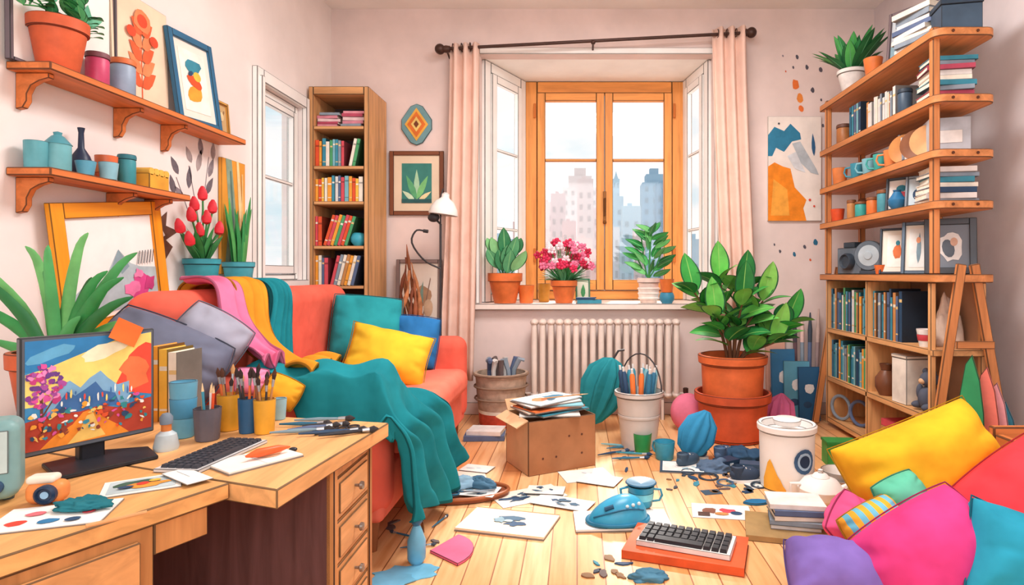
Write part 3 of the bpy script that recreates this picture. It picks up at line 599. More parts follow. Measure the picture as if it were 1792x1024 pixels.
# ---------------------------------------------------------------- BACK WALL ART
picture('picture_frame','brown framed green plant painting on wall','picture',.445,.525,'#7F4A30',.035,'#3F857C',[('#A8D4B0',lf(.5,.05,.8,.2,pi/2)),('#5FAE7A',lf(.5,.1,.7,.2,2.1)),('#7CC67E',lf(.5,.1,.7,.2,1.0)),('#CFE8C8',lf(.45,.05,.5,.14,2.6)),('#E8D9A8',lf(.55,.05,.5,.12,.5)),('#2F5F60',rc(0,0,1,.1))],(PX(730,DB),DB-.002,PZ(377,DB)),0,0,0,mat=.065,matcol='#EBD5BA')
e=E('wall_ornament','grey blue diamond ornament with orange centre','wall ornament',(PX(730,DB),DB-.002,PZ(255,DB)))
b=MB(); T=Matrix.Rotation(pi/2,4,'X')
dm=[(0,0),(.05,.02),(.125,.13),(.125,.21),(.05,.32),(0,.34),(-.05,.32),(-.125,.21),(-.125,.13),(-.05,.02)]
b.prism(dm,0,.018,m('#6F9AA0',.5),T); b.obj('plaque',e,bev=.005)
b=MB(); sc2=lambda k:[(x*k,.17+(y-.17)*k) for x,y in[(0,0),(.12,.17),(0,.34),(-.12,.17)]]
b.prism(sc2(.8),.018,.022,m('#E8B04A'),T); b.prism(sc2(.62),.022,.025,m('#E0762F'),T); b.prism(sc2(.36),.025,.028,m('#F7D27A'),T); b.prism(sc2(.18),.028,.03,m('#7A3E22'),T); b.obj('inlay',e,label='orange diamond inlay')
cs=[('#2F7FA3',[(.0,.62),(.0,.82),(.12,.9),(.3,.86),(.42,.93),(.6,.84),(.62,.78),(.45,.76),(.3,.66),(.15,.7),(.08,.62)]),('#F08A1F',[(0,0),(.72,0),(.66,.12),(.72,.2),(.5,.32),(.42,.5),(.28,.52),(.12,.56),(0,.52)]),('#F5A640',[(.05,.05),(.4,.05),(.36,.3),(.1,.4)]),('#B8C0C6',[(.45,.74),(.6,.76),(.9,.5),(.95,.44),(.8,.46),(.62,.55)]),('#D9DCE0',[(.36,.62),(.52,.66),(.7,.46),(.5,.5)]),('#2F5F88',lf(.86,.62,.22,.07,1.7)),('#D94F3C',bl(.78,.2,.025,.012)),('#D94F3C',bl(.86,.14,.02,.01)),('#4A4A52',bl(.2,.93,.02,.01))]
picture('painting','unframed canvas with abstract teal and orange shapes','painting',(1435-1342)/213,(387-205)/213,None,0,'#F2E7DE',cs,(PX(1389,DB),DB-.002,PZ(387,DB)),0,dep=.02)
b=MB()
for px,py,r,c in[(1392,148,.028,'#E0702F'),(1400,172,.026,'#E88A3A'),(1402,190,.02,'#E0702F'),(1395,100,.012,'#5A5560'),(1412,118,.014,'#5A5560'),(1422,158,.016,'#5A5560'),(1436,122,.014,'#5A5560'),(1370,98,.007,'#8A8088'),(1437,175,.008,'#5A5560'),(1388,118,.008,'#5A5560'),(1375,125,.006,'#D9603A'),(1365,440,.01,'#5A5560'),(1390,445,.013,'#2F6F8F'),(1408,432,.012,'#5A5560'),(1427,424,.018,'#2F6F8F'),(1418,455,.008,'#D9603A'),(1355,428,.007,'#5A5560'),(1440,220,.01,'#5A5560')]:
    b.add([(x,DB-.0015,z) for x,z in bl(PX(px,DB),PZ(py,DB),r,r*1.5,10,.2,.15,px)],[tuple(range(10))],m(c))
b.obj('paint_splatter',None,'orange and dark paint drops on the wall','wall decal',org=(1.85,DB-.0015,2),kind='stuff',recalc=False)
picture('picture_frame','tall dark framed drawing leaning on the wall','picture',.37,1.27,'#8A7470',.03,'#E9DACC',[('#B58A6A',bl(.62,.78,.2,.07,14,0,.1,2)),('#7F9A8C',lf(.5,.6,.3,.12,1.2)),('#8A6A5A',ln(.6,.62,.8,.9,.02)),('#C9A88A',bl(.75,.70,.12,.06))],(PX(730,4.88),4.90,0),0,.045,0)
e=E('branch_sculpture','twisted brown carved wood branch sculpture','sculpture',(PX(722,4.66),4.66,0)); wb_=[m('#9A5634',.6,.35,16),m('#B87448',.6,.35,16),m('#7A4028',.6,.3,16)]
b=MB(); b.lathe([(.1,0),(.1,.03),(.04,.05),(.03,.4),(.05,.55),(0,.56)],wb_[2],seg=16); b.obj('stand',e)
for i in range(9):
    a0=i*.7; P=[]; hh=[1.38,1.22,1.28,1.1,1.18,1.05,1.14,1.24,1.0][i]
    for k in range(15):
        t=k/14; z=.5+(hh-.5)*t; r=.03+.075*math.sin(pi*min(1,t*1.15))*(1-.45*t)+.01*math.sin(t*9+i); a=a0+t*2.2; P.append((r*math.cos(a)-.03*t,r*.6*math.sin(a),z))
    b=MB(); b.tube(P,[.028*(1-.75*k/14)+.005*math.sin(k*1.7+i) for k in range(15)],wb_[i%3],9); b.obj('branch',e)
lx=PX(771,4.6); e=E('floor_lamp','slim black floor lamp with white dome shade','floor lamp',(lx,4.6,0)); bk=m('#3A3638',.4,.1,9)
b=MB(); b.lathe([(.13,0),(.13,.015),(.02,.03),(0,.03)],bk); b.obj('lamp_base',e); zt=PZ(392,4.6)
b=MB(); b.tube([(0,0,.02),(0,0,zt)],.009,bk); b.tube([(0,0,zt),(.0,0,PZ(345,4.6)),(.02,0,PZ(330,4.6))],.006,bk); b.obj('pole',e)
b=MB(); b.sph((-.05,-.01,PZ(381,4.6)),(.045,.03,.035),bk); b.tube([(0,0,zt),(-.05,-.01,PZ(381,4.6))],.008,bk); b.obj('joint',e)
z4=PZ(404,4.5); b=MB(); b.tube(curve([(0,-.01,PZ(470,4.5)),(-.11,-.06,PZ(455,4.5)),(-.19,-.1,PZ(425,4.5)),(-.16,-.1,z4),(-.10,-.1,z4)],14),.007,bk,8); b.tube([(-.105,-.1,z4),(-.07,-.1,z4-.005)],.013,bk,8); b.obj('side_arm',e,label='curved black side arm')
b=MB(); b.lathe([(.108,0),(.11,.008),(.10,.05),(.07,.1),(.03,.13),(.028,.16),(.012,.17),(0,.17),(0,.165),(.065,.095),(.095,.05),(.104,.0)],m('#F3EEE9',.4,.04,5),(.01,0,0),28); b.obj('lamp_shade',e,loc=(.01,0,PZ(376,4.6)),rot=(.0,.12,0),bev=.003)
# ---------------------------------------------------------------- SILL PLANTS
def sx_(px,y=5.25): return PX(px,y)
e=pot_parent('potted_succulent','broad leaved green plant in terracotta pot','potted plant',(sx_(884,5.04),5.04,SILL),.09,.13,.25,TC,.07,.012)
b=MB(); g1=m('#5FAE7A',.5,.15,12); g2=m('#8CD08E',.5,.12,12); g3=m('#3F9060',.5,.15,12)
for i,(dx,dz,L) in enumerate([(-.10,.10,.22),(-.07,.18,.24),(0,.22,.28),(.07,.17,.26),(.13,.08,.24),(-.03,.08,.22),(.04,.06,.24),(-.11,.22,.2),(.11,.22,.2),(.02,.12,.22)]):
    b.tube([(0,0,.18),(dx*.6,-.02,.2+dz)],.006,g3); b.leaf((dx*.5,-.02,.19+dz*.9),(dx*2.0,-.15,.45),L,.115,[g1,g2,g3][i%3],g2,.12,side=(1,.3,-.4*dx))
b.obj('leaves',e)
cup('small_pot','small round orange pot on the sill','pot','#E8793A',.055,.068,.15,(sx_(921,5.06),5.06,SILL))
e=pot_parent('potted_flowers','pink flowers in terracotta pot on sill','potted plant',(sx_(987,5.06),5.06,SILL),.07,.10,.19,TC,.05,.01)
b=MB(); fsrc=[]
for c in('#DC2F5A','#EE7CA0','#FBDCE4','#C82248'):
    f=MB(); f.sph((0,0,0),(.018,.018,.016),m(dk_(c,.8),.6,.15,30),8,6)
    for k in range(5): t=k*1.256; f.sph((.022*math.cos(t),-.008,.022*math.sin(t)),(.014,.010,.014),m(c,.6,.15,30),6,5)
    fsrc.append(f)
objs=[None]*4
for i in range(66):
    a=R.uniform(0,2*pi); r=R.uniform(0,1)**.5*.25; z=.25+.28*math.sqrt(max(0,1-(r/.27)**2))*R.uniform(.3,1); p=(r*math.cos(a),r*.45*math.sin(a)-.02,z); b.tube([(0,0,.16),p],.003,gn,5)
    k=R.randrange(4)
    if objs[k] is None: objs[k]=fsrc[k].obj('flower',e,loc=p,rot=(0,i,0))
    else: copypart(objs[k],e,p,(0,i,0))
for i in range(34): a=R.uniform(0,2*pi); b.leaf((.05*math.cos(a),.03*math.sin(a),.17),(math.cos(a),.5*math.sin(a),R.uniform(.2,1.2)),.21,.06,[g1,g3][i%2],g2,.3)
b.obj('leaves',e)
cup('small_pot','small mustard pot behind the flowers','pot','#DDA040',.045,.055,.16,(sx_(952,5.28),5.28,SILL))
flatbook('#3B8EA5',.2,.12,.03,(sx_(1030,5.0),5.02,SILL),.1,None,'teal book lying flat on the windowsill')
flatbook('#2C4A6B',.16,.1,.02,(sx_(1026,5.0),5.02,SILL+.03),-.15,None,'small navy book on top of teal one')
picture('picture_frame','small green framed card on the sill','picture',.13,.2,'#4F8F70',.014,'#E8F0E0',[('#4FA36B',lf(.5,.1,.7,.4,1.5))],(sx_(1020,5.4),5.4,SILL),.1,.12)
e=pot_parent('potted_plant','upright leafy plant in ribbed white pot','potted plant',(sx_(1135,5.1),5.1,SILL),.07,.085,.21,'#EBD3C8',.04,.01)
b=MB(); b.lathe([(.083,.03),(.09,.04),(.083,.05),(.085,.07),(.093,.08),(.085,.09),(.087,.11),(.095,.12),(.087,.13)],m('#F3E3DA',.5),seg=32); b.obj('ribbed_band',e)
b=MB(); gg=[m('#4FB060',.5,.15,12),m('#79C878',.5,.15,12),m('#2F8F48',.5,.15,12)]
b.tube(curve([(0,0,.17),(.01,0,.4),(.02,0,.6)],6),.008,gn)
for sd_,ex,ez in((-1,.12,.48),(1,.12,.5),(-1,.06,.58),(1,.05,.4)): b.tube(curve([(0,0,.2),(sd_*ex*.5,0,.3),(sd_*ex,0,ez-.04)],6),.006,gn)
for i in range(26):
    a=i*2.4; z=.22+.38*(i/26); rr=.09*math.sin(pi*(i/26)+.4); b.leaf((rr*math.cos(a),-.03,z),(1.2*math.cos(a),.35*math.sin(a)-.15,.75),.17,.085,gg[i%3],g2,.15,side=(math.sin(a)*.3+.6,.5,-.3*math.cos(a)))
b.obj('leaves',e)
cup('cup','orange cup stacked upon a blue cup','cup','#E8793A',.045,.06,.11,(sx_(1167,4.99),4.99,SILL+.09)); 
lathe_obj('bowl','round blue pot on the windowsill','pot','#3F8FB0',[(.04,0),(.06,.03),(.062,.06),(.05,.09),(.046,.09),(0,.08)],(sx_(1167,4.99),4.99,SILL))
# ---------------------------------------------------------------- RIGHT SHELVING UNIT
W1='#CC844E'; uy=wd(W1,'y'); ux=wd(W1,'x'); uz=wd(W1,'z'); ul=wd('#DDA56E','y'); ulz=wd('#DDA56E','z')
ro=(2.04,3.95,0); e=E('shelving_unit','tall warm brown wood shelving unit with ladder legs','shelving unit',ro)
LV=[2.45,2.1,1.81,1.54,1.15]; UX0,UX1,UY0,UY1=1.88,2.21,3.19,4.72
def rshelf(z,x0=UX0,x1=UX1,y0=UY0,y1=UY1,t=.045,mt=uy):
    b=MB(); r=.06; pts=[(x0,y1),(x0,y0+r)]
    pts+=[(x0+r-r*math.cos(a),y0+r-r*math.sin(a)) for a in [pi/2*k/5 for k in range(1,6)]]
    pts+=[(x1-r+r*math.sin(a),y0+r-r*math.cos(a)) for a in [pi/2*k/5 for k in range(0,6)]]+[(x1,y1)]
    b.prism(pts,z-t,z,mt); b.obj('shelf',e,org=ro,bev=.005)
for z in LV: rshelf(z)
for x,y in((1.915,3.26),(1.915,4.64),(2.17,4.64)):
    b=MB(); b.bb(x-.02,x+.02,y-.02,y+.02,1.151,2.47 if x<2 else 2.6,uz); b.obj('post',e,org=ro,bev=.005)
b=MB(); b.bb(2.20,2.225,3.7,3.74,1.1,2.6,uz); b.obj('post',e,org=ro,bev=.005)
for z in LV[:4]:
    for x in(1.97,2.10):
        b=MB(); b.lathe([(.008,0),(.008,.004)],m('#5A2E16'),(x,UY0-.001,z-.022),10,(pi/2,0,0)); b.obj('peg',e,org=ro)
for s,(xa_,xb_,zt2) in enumerate(((2.02,1.84,1.20),(2.10,2.31,1.20))):
    for y in(3.2,4.7):
        b=MB(); L=math.hypot(xb_-xa_,zt2); a=math.atan2(xb_-xa_,zt2); b.box(((xa_+xb_)/2,y+(s*.02),zt2/2+.003),(.05,.024,L),uz,(0,-a,0)); b.obj('leg',e,org=ro,bev=.005)
for z,x0_,x1_ in((.78,1.98,2.18),(.35,1.92,2.24)):
    b=MB(); b.bb(x0_,x1_,3.172,3.188,z-.02,z+.02,ux); b.obj('rung',e,org=ro,bev=.004)
cbx=1.9
b=MB(); b.bb(cbx,cbx+.03,3.27,3.30,.03,1.104,ulz); b.obj('cabinet_post',e,org=ro,bev=.004); b=MB(); b.bb(2.17,2.2,3.27,3.30,.03,1.104,ulz); b.obj('cabinet_post',e,org=ro,bev=.004)
b=MB(); b.bb(cbx,2.2,4.62,4.65,.03,1.104,ulz); b.obj('cabinet_side',e,org=ro,bev=.004)
b=MB(); b.bb(cbx,2.19,3.99,4.015,.07,1.104,ulz); b.obj('divider',e,org=ro,bev=.004)
b=MB(); b.bb(2.19,2.2,3.30,4.62,.03,1.104,m('#B98F70',.8,.1,4)); b.obj('back_panel',e,org=ro)
CV=[.744,.38,.07]
for z in CV:
    b=MB(); b.bb(cbx,2.19,3.25,4.619,z-.035,z,ul); b.obj('shelf',e,org=ro,bev=.004)
def ry(px,x): return x*F/(px-VX)
z=LV[0]
e2=pot_parent('potted_plant','bushy green plant in white pot on top shelf','potted plant',(1.98,ry(1490,1.98),z),.06,.09,.17,'#EDEAE6',.03,.008)
b=MB()
for i in range(46): a=i*2.4; el=R.uniform(.2,1.1); b.leaf((.02*math.cos(a),.02*math.sin(a),.14),(math.cos(a)*el,math.sin(a)*el,1.0),R.uniform(.22,.40),.085,[m('#2F8A4A'),m('#4FB05A'),m('#226B3A')][i%3],g1,.15)
b.obj('leaves',e2)
cup('small_pot','small orange clay pot on top shelf','pot','#E07A3C',.045,.06,.12,(1.95,ry(1528,1.95),z)); cup('cup','small tan pot on top shelf','pot','#D9A06A',.035,.045,.08,(2.1,4.3,z))
picture('picture_frame','thin dark framed landscape leaning on top shelf','picture',.3,.38,'#7A6A70',.02,'#C9D4DA',[('#8FB0BE',rc(0,.0,1,.4)),('#E8D9C8',bl(.5,.6,.3,.15))],(2.08,3.80,z),-1.0,.12)
stack(2.03,3.55,z,8,.28,.22,.03,['#E8E4E0','#8C9AA8','#F2E8D8','#E8E4E0','#5B6C8F'],-1.3,'books stacked on the top shelf')
b=MB(); b.bb(-.1,.1,-.08,.08,0,.14,m('#3F5468',.5)); b.bb(-.105,.105,-.085,.085,.14,.17,m('#2F4254',.5)); b.obj('storage_box',None,'dark blue lidded storage box on top shelf','box',(2.06,3.31,z),(0,0,-.2),bev=.004)
z=LV[1]
for k in range(5): book(['#2F6F8F','#3B8EA5','#5B6C8F','#7FB8C4','#2C4A6B'][k],.03,.24,.17,(1.95,4.36-.036*k,z+.0005),-pi/2,0,'blue books on the second shelf',rest='on an open shelf')
jar('storage_jar','brown lidded jar on the second shelf','jar','#B0703F','#6A4436',.05,.16,(1.98,4.52,z)); jar('storage_jar','navy jar among the shelf books','jar','#3F5468','#2C3A48',.04,.15,(1.95,3.62,z))
rowy(4.12,3.72,z,1.95,.22,['#E8E4E0','#F2E8D8','#C98B52','#E8E4E0','#8C9AA8','#E8E4E0'],'pale books on the second shelf')
stack(2.06,3.40,z,9,.24,.19,.027,['#E8E4E0','#B84A62','#8C9AA8','#3B8EA5','#F2E8D8'],-.15,'books stacked on the second shelf')
z=LV[2]
cup('cup','orange clay cup on the third shelf','cup','#E0854A',.045,.055,.13,(1.96,4.54,z)); lathe_obj('jug','brown ceramic jug with narrow neck','jug','#A8643C',[(.03,0),(.05,.03),(.05,.08),(.025,.12),(.03,.16),(.025,.16),(0,.1)],(2.08,4.42,z))
for i,(px,c,l) in enumerate([(1500,'#3B8EA5','teal'),(1521,'#7FB8C4','pale blue'),(1541,'#3FA7A0','turquoise'),(1560,'#E0854A','orange')]): cup('mug','%s mug on the third shelf'%l,'mug',c,.038,.046,.11,(1.95,ry(px,1.95),z),handle=True,rz=2.4)
for i,(y,c,h) in enumerate([(4.25,'#3F5468',.18),(4.08,'#C98B52',.16),(3.95,'#2F6F8F',.19)]): jar('storage_jar','%s jar behind the mugs'%['navy','tan','blue'][i],'jar',c,'#6A4436',.045,h,(2.1,y,z))
for i,(px,c,l) in enumerate([(1585,'#D08A48','amber'),(1606,'#8A5330','brown'),(1624,'#D9A06A','tan')]):
    b=MB(); b.lathe([(.0,0),(.07,.0),(.09,.012),(.092,.018),(.07,.012),(0,.008)],m(c,.4),seg=28); b.obj('plate',None,'%s round plate standing upright on shelf'%l,'plate',(1.98,ry(px,1.98),z+.09),(pi/2-.12,0,-.7))
b=MB(); b.bb(-.1,.1,-.09,.09,0,.2,m('#B8BEC6',.6)); b.bb(-.06,.06,-.092,-.09,.06,.13,m('#E8E4E0')); b.obj('storage_box',None,'grey cardboard storage box with white label','box',(2.07,3.42,z),(0,.0,-.3),bev=.004)
rowy(3.72,3.56,z,1.95,.2,['#E8E4E0','#8C9AA8'],'pale books on the third shelf')
z=LV[3]
cup('small_pot','small orange pot on the fourth shelf','pot','#E4572E',.04,.05,.10,(1.96,4.58,z))
for px,c,l,r,h in[(1490,'#C98B52','tan',.03,.14),(1507,'#3FA7A0','turquoise',.04,.11),(1527,'#E8793A','orange',.038,.12),(1546,'#4F98A6','teal',.038,.15)]:
    jar('storage_jar','%s lidded jar on the fourth shelf'%l,'jar',c,'#8A5330',r,h,(1.96,ry(px,1.96),z))
for i,(y,c,h) in enumerate([(4.45,'#5B6C8F',.16),(4.28,'#F2E8D8',.15),(4.1,'#7FB8C4',.18),(3.95,'#D94F5C',.14)]): jar('storage_jar','%s jar in the back row'%['slate','cream','pale blue','red'][i],'jar',c,'#8A5330',.042,h,(2.1,y,z))
lathe_obj('vase','round blue glazed vase on fourth shelf','vase','#2F76A5',[(.025,0),(.05,.03),(.052,.06),(.03,.09),(.02,.11),(.025,.12),(.018,.12),(0,.1)],(1.94,ry(1570,1.94),z))
picture('picture_frame','small dark framed red and blue artwork','picture',.18,.21,'#4A5560',.016,'#F7EEE6',[('#D94F5C',bl(.5,.4,.25,.2)),('#3B8EA5',bl(.5,.7,.2,.12))],(2.0,3.76,z),-.9,.12)
picture('picture_frame','small grey framed print beside stacked books','picture',.13,.19,'#8C9AA8',.016,'#C9D9E0',[('#2C4A6B',bl(.5,.4,.25,.2))],(2.0,3.58,z),-.9,.12)
stack(2.06,3.40,z,7,.26,.19,.028,['#8C9AA8','#E8E4E0','#2C4A6B','#F2E8D8','#3B8EA5'],-.15,'books stacked on the fourth shelf')
z=LV[4]
e2=E('camera','grey vintage box camera with round lens','camera',(1.99,4.38,z),-pi/2+.3); gy=m('#66727E',.4); dg=m('#3A4450',.4)
b=MB(); b.bb(-.12,.12,-.04,.05,0,.19,gy); b.bb(-.07,.04,-.03,.04,.19,.23,dg); b.obj('camera_body',e2,bev=.006); b=MB(); b.lathe([(.06,0),(.06,.03),(.05,.045),(.04,.03),(0,.03)],dg,(.0,-.04,.09),24,(pi/2,0,0)); b.obj('lens',e2)
e2=E('speaker','round grey speaker on a stand','speaker',(1.98,ry(1526,1.98),z),-.9)
b=MB(); b.lathe([(.095,0),(.10,.02),(.10,.05),(.0,.05)],gy,(0,.0,.125),28,(pi/2,0,0)); b.box((0,-.02,.012),(.12,.07,.024),dg); b.obj('speaker_body',e2,bev=.004); b=MB(); b.lathe([(.07,0),(.03,.006),(.025,.012),(0,.014)],m('#B8C4CC'),(0,-.05,.125),28,(pi/2,0,0)); b.obj('speaker_cone',e2)
cup('small_pot','tiny orange pot beside the speaker','pot','#E4733A',.025,.035,.06,(1.93,ry(1540,1.93),z))
b=MB(); b.bb(-.07,.07,-.06,.06,0,.2,dg); b.obj('storage_box',None,'dark grey box behind the camera','box',(2.12,4.1,z),(0,0,.1),bev=.004)
picture('picture_frame','dark framed white mat with orange figure drawing','picture',.21,.29,'#3F4A58',.014,'#FBF6EE',[('#E07A4A',bl(.5,.5,.2,.25,12,0,.2,4)),('#3B8EA5',bl(.5,.75,.1,.08))],(2.0,3.80,z),-.75,.12,mat=.03)
picture('picture_frame','blue grey framed tall line drawing','picture',.18,.31,'#5F7488',.02,'#EDF0EE',[('#7F9AA8',lf(.5,.1,.8,.25,1.5)),('#E8A07A',bl(.5,.7,.12,.08))],(2.0,3.57,z),-.75,.12,mat=.02)
picture('picture_frame','charcoal frame with pale abstract curves','picture',.25,.31,'#4A5058',.035,'#7A828C',[('#D9D4D0',bl(.5,.5,.3,.35,14,.4,.2,6)),('#5A626C',bl(.45,.45,.16,.22,12,.4)),('#C9A08A',bl(.6,.6,.1,.1))],(2.06,3.36,z),-.5,.12)
bc=['#3B8EA5','#5B6C8F','#F2E8D8','#F2A33A','#2F6F8F','#E8E4E0','#7FB8C4','#4FA36B','#C98B52']
rowy(4.6,4.04,CV[0],1.92,.31,bc,'books in the upper cabinet compartment'); rowy(3.97,3.60,CV[0],1.92,.32,['#8C9AA8','#E8E4E0','#3B8EA5','#C98B52','#5B6C8F','#F2A33A','#2C4A6B'],'books in the wide upper compartment')
rowy(4.6,4.04,CV[1],1.92,.29,['#2F6F8F','#3B8EA5','#7FB8C4','#8C9AA8','#2C4A6B','#F2A33A','#4FA36B'],'books in the middle cabinet compartment')
cup('small_pot','small white pot with red rim','pot','#F2EEEA',.035,.05,.1,(1.95,3.40,CV[0]),band='#D94F5C'); cloth('folded_cloth','cream folded cloth in cabinet compartment','cloth','#EBD2C0',.07,.06,.26,(2.1,3.45,CV[0]),3)
lathe_obj('vase','brown glazed vase in cabinet compartment','vase','#7A4A32',[(.04,0),(.065,.05),(.065,.11),(.03,.16),(.04,.2),(.035,.2),(0,.15)],(1.97,3.88,CV[1])); b=MB(); b.bb(-.08,.08,-.07,.07,0,.27,m('#F0E6DA',.6)); b.bb(-.083,.083,-.073,.073,.27,.29,m('#DCCDBC',.6)); b.obj('storage_box',None,'cream upright lidded storage box in cabinet','box',(2.0,3.64,CV[1]),(0,0,.1),bev=.004)
e2=E('teddy_figure','dark grey stuffed bear sitting in cabinet','stuffed toy',(1.98,3.42,CV[1])); b=MB(); f1=fab('#5A5F6E'); b.sph((0,0,.07),(.06,.055,.075),f1); b.sph((0,0,.18),(.05,.045,.045),f1)
for s in(-1,1): b.sph((-.0,s*.035,.22),.018,f1); b.sph((-.03,s*.05,.03),(.045,.022,.022),f1); b.sph((-.02,s*.06,.1),(.02,.018,.045),f1)
b.obj('bear_body',e2); b=MB(); b.sph((-.04,0,.17),(.02,.022,.017),fab('#D9B08A')); b.obj('muzzle',e2)
for i,(y,c,l) in enumerate([(4.5,'#8C9AA8','grey'),(4.3,'#5B6C8F','blue grey'),(4.12,'#E07A6A','coral')]):
    b=MB(); b.tube([(0,.085*math.cos(a*pi/10),.095+.085*math.sin(a*pi/10)) for a in range(21)],.012,m(c,.5),8); b.obj('ring_toy',None,'%s coiled ring standing in low cabinet shelf'%l,'ring',(1.95+.05*i,y,CV[2]+.0),(0,0,.4),group='coils on the lowest cabinet shelf')
stack(2.04,3.80,CV[2],4,.2,.18,.04,['#D94F5C','#E8E4E0','#C98B52'],-1.5,'books on the lowest cabinet shelf')
for i,(c,l,x,y,h,a) in enumerate([('#2F8F5A','green',2.02,3.12,.74,-.7),('#EE7C6C','coral',2.09,3.11,.68,-.7),('#ECA4AA','pink',2.14,3.11,.60,-.7),('#3F8FA8','teal',2.19,3.12,.5,-.7)]):
    b=MB(); w=.12; pts=[(-w*.42,0),(w*.42,0),(w*.5,h*.3),(w*.47,h*.6),(w*.33,h*.82),(w*.05,h),(-w*.2,h*.93),(-w*.42,h*.7),(-w*.5,h*.35)]; b.prism(pts,0,.018,m(c,.6),Matrix.Rotation(pi/2,4,'X')); b.obj('art_board',None,'slim %s leaf shaped board leaning beside shelving unit'%l,'board',(x,y,0),(-.0,0,a),bev=.004)
# ---------------------------------------------------------------- BIG PLANT
bx,by,_=G(1285,770); by+=.05
e=E('rubber_plant','large leafy rubber plant in stacked terracotta pots','potted plant',(bx,by,0))
b=MB(); b.lathe([(.2,0),(.22,.02),(.24,.26),(.262,.27),(.265,.33),(.24,.33),(.22,.1),(0,.08)],m('#CF5630',.6,.18,7),seg=40); b.obj('outer_pot',e,bev=.005)
b=MB(); b.lathe([(.17,.085),(.205,.3),(.215,.52),(.235,.53),(.24,.585),(.215,.59),(.2,.5),(0,.5)],m('#E06C38',.6,.18,7),seg=40); b.obj('inner_pot',e,bev=.005); b=MB(); b.lathe([(.2,.51),(.1,.53),(0,.54)],m('#5A3A28',.9,.3,30)); b.obj('soil',e)
b=MB(); s_=MB(); br_=m('#7A4E34',.8); lm=[m('#3FA248',.45,.2,9),m('#66BC54',.45,.2,9),m('#2A803E',.45,.2,9),m('#86C85C',.45,.18,9)]; rb_=m('#93CC6A',.5)
for k,(tx,ty,tz) in enumerate([(-.27,-.02,1.02),(-.08,.03,1.10),(.06,-.04,.96),(.22,.02,.96),(.36,-.03,.78),(-.14,-.12,.85),(.1,.1,1.04),(.26,-.1,.68)]):
    P=curve([(tx*.1,ty*.1,.52),(tx*.35,ty*.5,.52+(tz-.52)*.5),(tx,ty,tz)],10); s_.tube(P,[.014-.0008*i for i in range(11)],br_)
    for i in range(4,11):
        a=k*1.3+i*2.3; out=Vector((math.cos(a)+tx*2.4,.7*math.sin(a)-.25,.5+.5*(i/10))); b.leaf(P[i],out,R.uniform(.24,.32),R.uniform(.13,.155),lm[(i+k)%4],rb_,.30,n=10,tw=R.uniform(-.6,.6),pw=.82,rw=.045)
    b.leaf(P[10],(tx*.9,-.1,1),.32,.15,lm[k%4],rb_,.1,n=10,side=(1,.2,0),pw=.82,rw=.045)
s_.obj('stems',e); b.obj('leaves',e)
# ---------------------------------------------------------------- FLOOR OBJECTS
x,y,_=G(877,742); e=E('basket','woven beige basket with red base band','basket',(x,y,0)); b=MB()
b.lathe([(.155,0),(.165,.02),(.17,.1)],m('#C7503C',.8,.2,20),seg=36); b.lathe([(.17,.1),(.172,.125)],m('#F2E8D8',.8),seg=36); b.lathe([(.172,.125),(.185,.24),(.195,.37),(.205,.375),(.205,.40),(.185,.40),(.175,.2),(.15,.02),(0,.02)],m('#B9A08C',.9,.2,20),seg=36); b.obj('basket_body',e)
for k in range(3): 
    b=MB(); b.tube([( .207*math.cos(a*pi/12)*(1-.02*k),.207*math.sin(a*pi/12)*(1-.02*k),.39-.09*k) for a in range(25)],.008,m('#8F7460',.9),6); b.obj('woven_band',e)
for i in range(9):
    a=i*.7; p=(x+.09*math.cos(a),y+.09*math.sin(a),.3); b=MB(); c=['#8C9AA8','#5B6C8F','#E8E4E0','#6A5A58'][i%4]
    b.tube([(0,0,0),(.01,0,.12),(.05*math.cos(a),0,.2),(.09*math.cos(a),0,.19)],[.014,.018,.022,.014],m(c,.5),8); b.obj('rolled_tool',None,'curved grey hand tool sticking out of basket','tool',p,(0,0,a*.5),group='tools in the basket')
flatbook('#5B6C8F',.28,.2,.035,(PX(850,4.3),4.28,0),.05,None,'slate book flat on the floor by basket'); flatbook('#E8E4E0',.24,.18,.03,(PX(852,4.3),4.28,.035),-.1,None,'white book on top of slate book')
w,d,h=.44,.34,.31; br2=.5; x,y,_=G(925,835); cx,cy=x+w/2*math.cos(br2)-d/2*math.sin(br2),y+w/2*math.sin(br2)+d/2*math.cos(br2)
e=E('cardboard_box','brown open cardboard box with punched holes','box',(cx,cy,0),br2)
cb=m('#A8704A',.85,.14,5); cl=m('#D9AE84',.85,.1,5); b=MB()
b.bb(-w/2,w/2,-d/2,-d/2+.008,0,h,cb); b.bb(-w/2,w/2,d/2-.008,d/2,0,h,cb); b.bb(-w/2,-w/2+.008,-d/2+.008,d/2-.008,0,h,cl); b.bb(w/2-.008,w/2,-d/2+.008,d/2-.008,0,h,cb); b.bb(-w/2+.008,w/2-.008,-d/2+.008,d/2-.008,0,.008,cb)
for i,j in((0,0),(2,1),(1,0),(3,1),(3,0)): b.add([(q[0],-d/2-.001,q[1]) for q in bl(-w/2+.09+i*.085,.09+j*.11,.007,.007,10)],[tuple(range(10))],m('#5A3020'))
b.obj('box_body',e,recalc=False,bev=.003)
b=MB(); b.box((-w/2-.035,0,h-.012),(.08,d-.02,.006),cl,(0,-.45,0)); b.obj('flap',e); b=MB(); b.box((0,d/2+.02,h+.03),(w-.02,.08,.006),cl,(.9,0,0)); b.obj('flap',e)
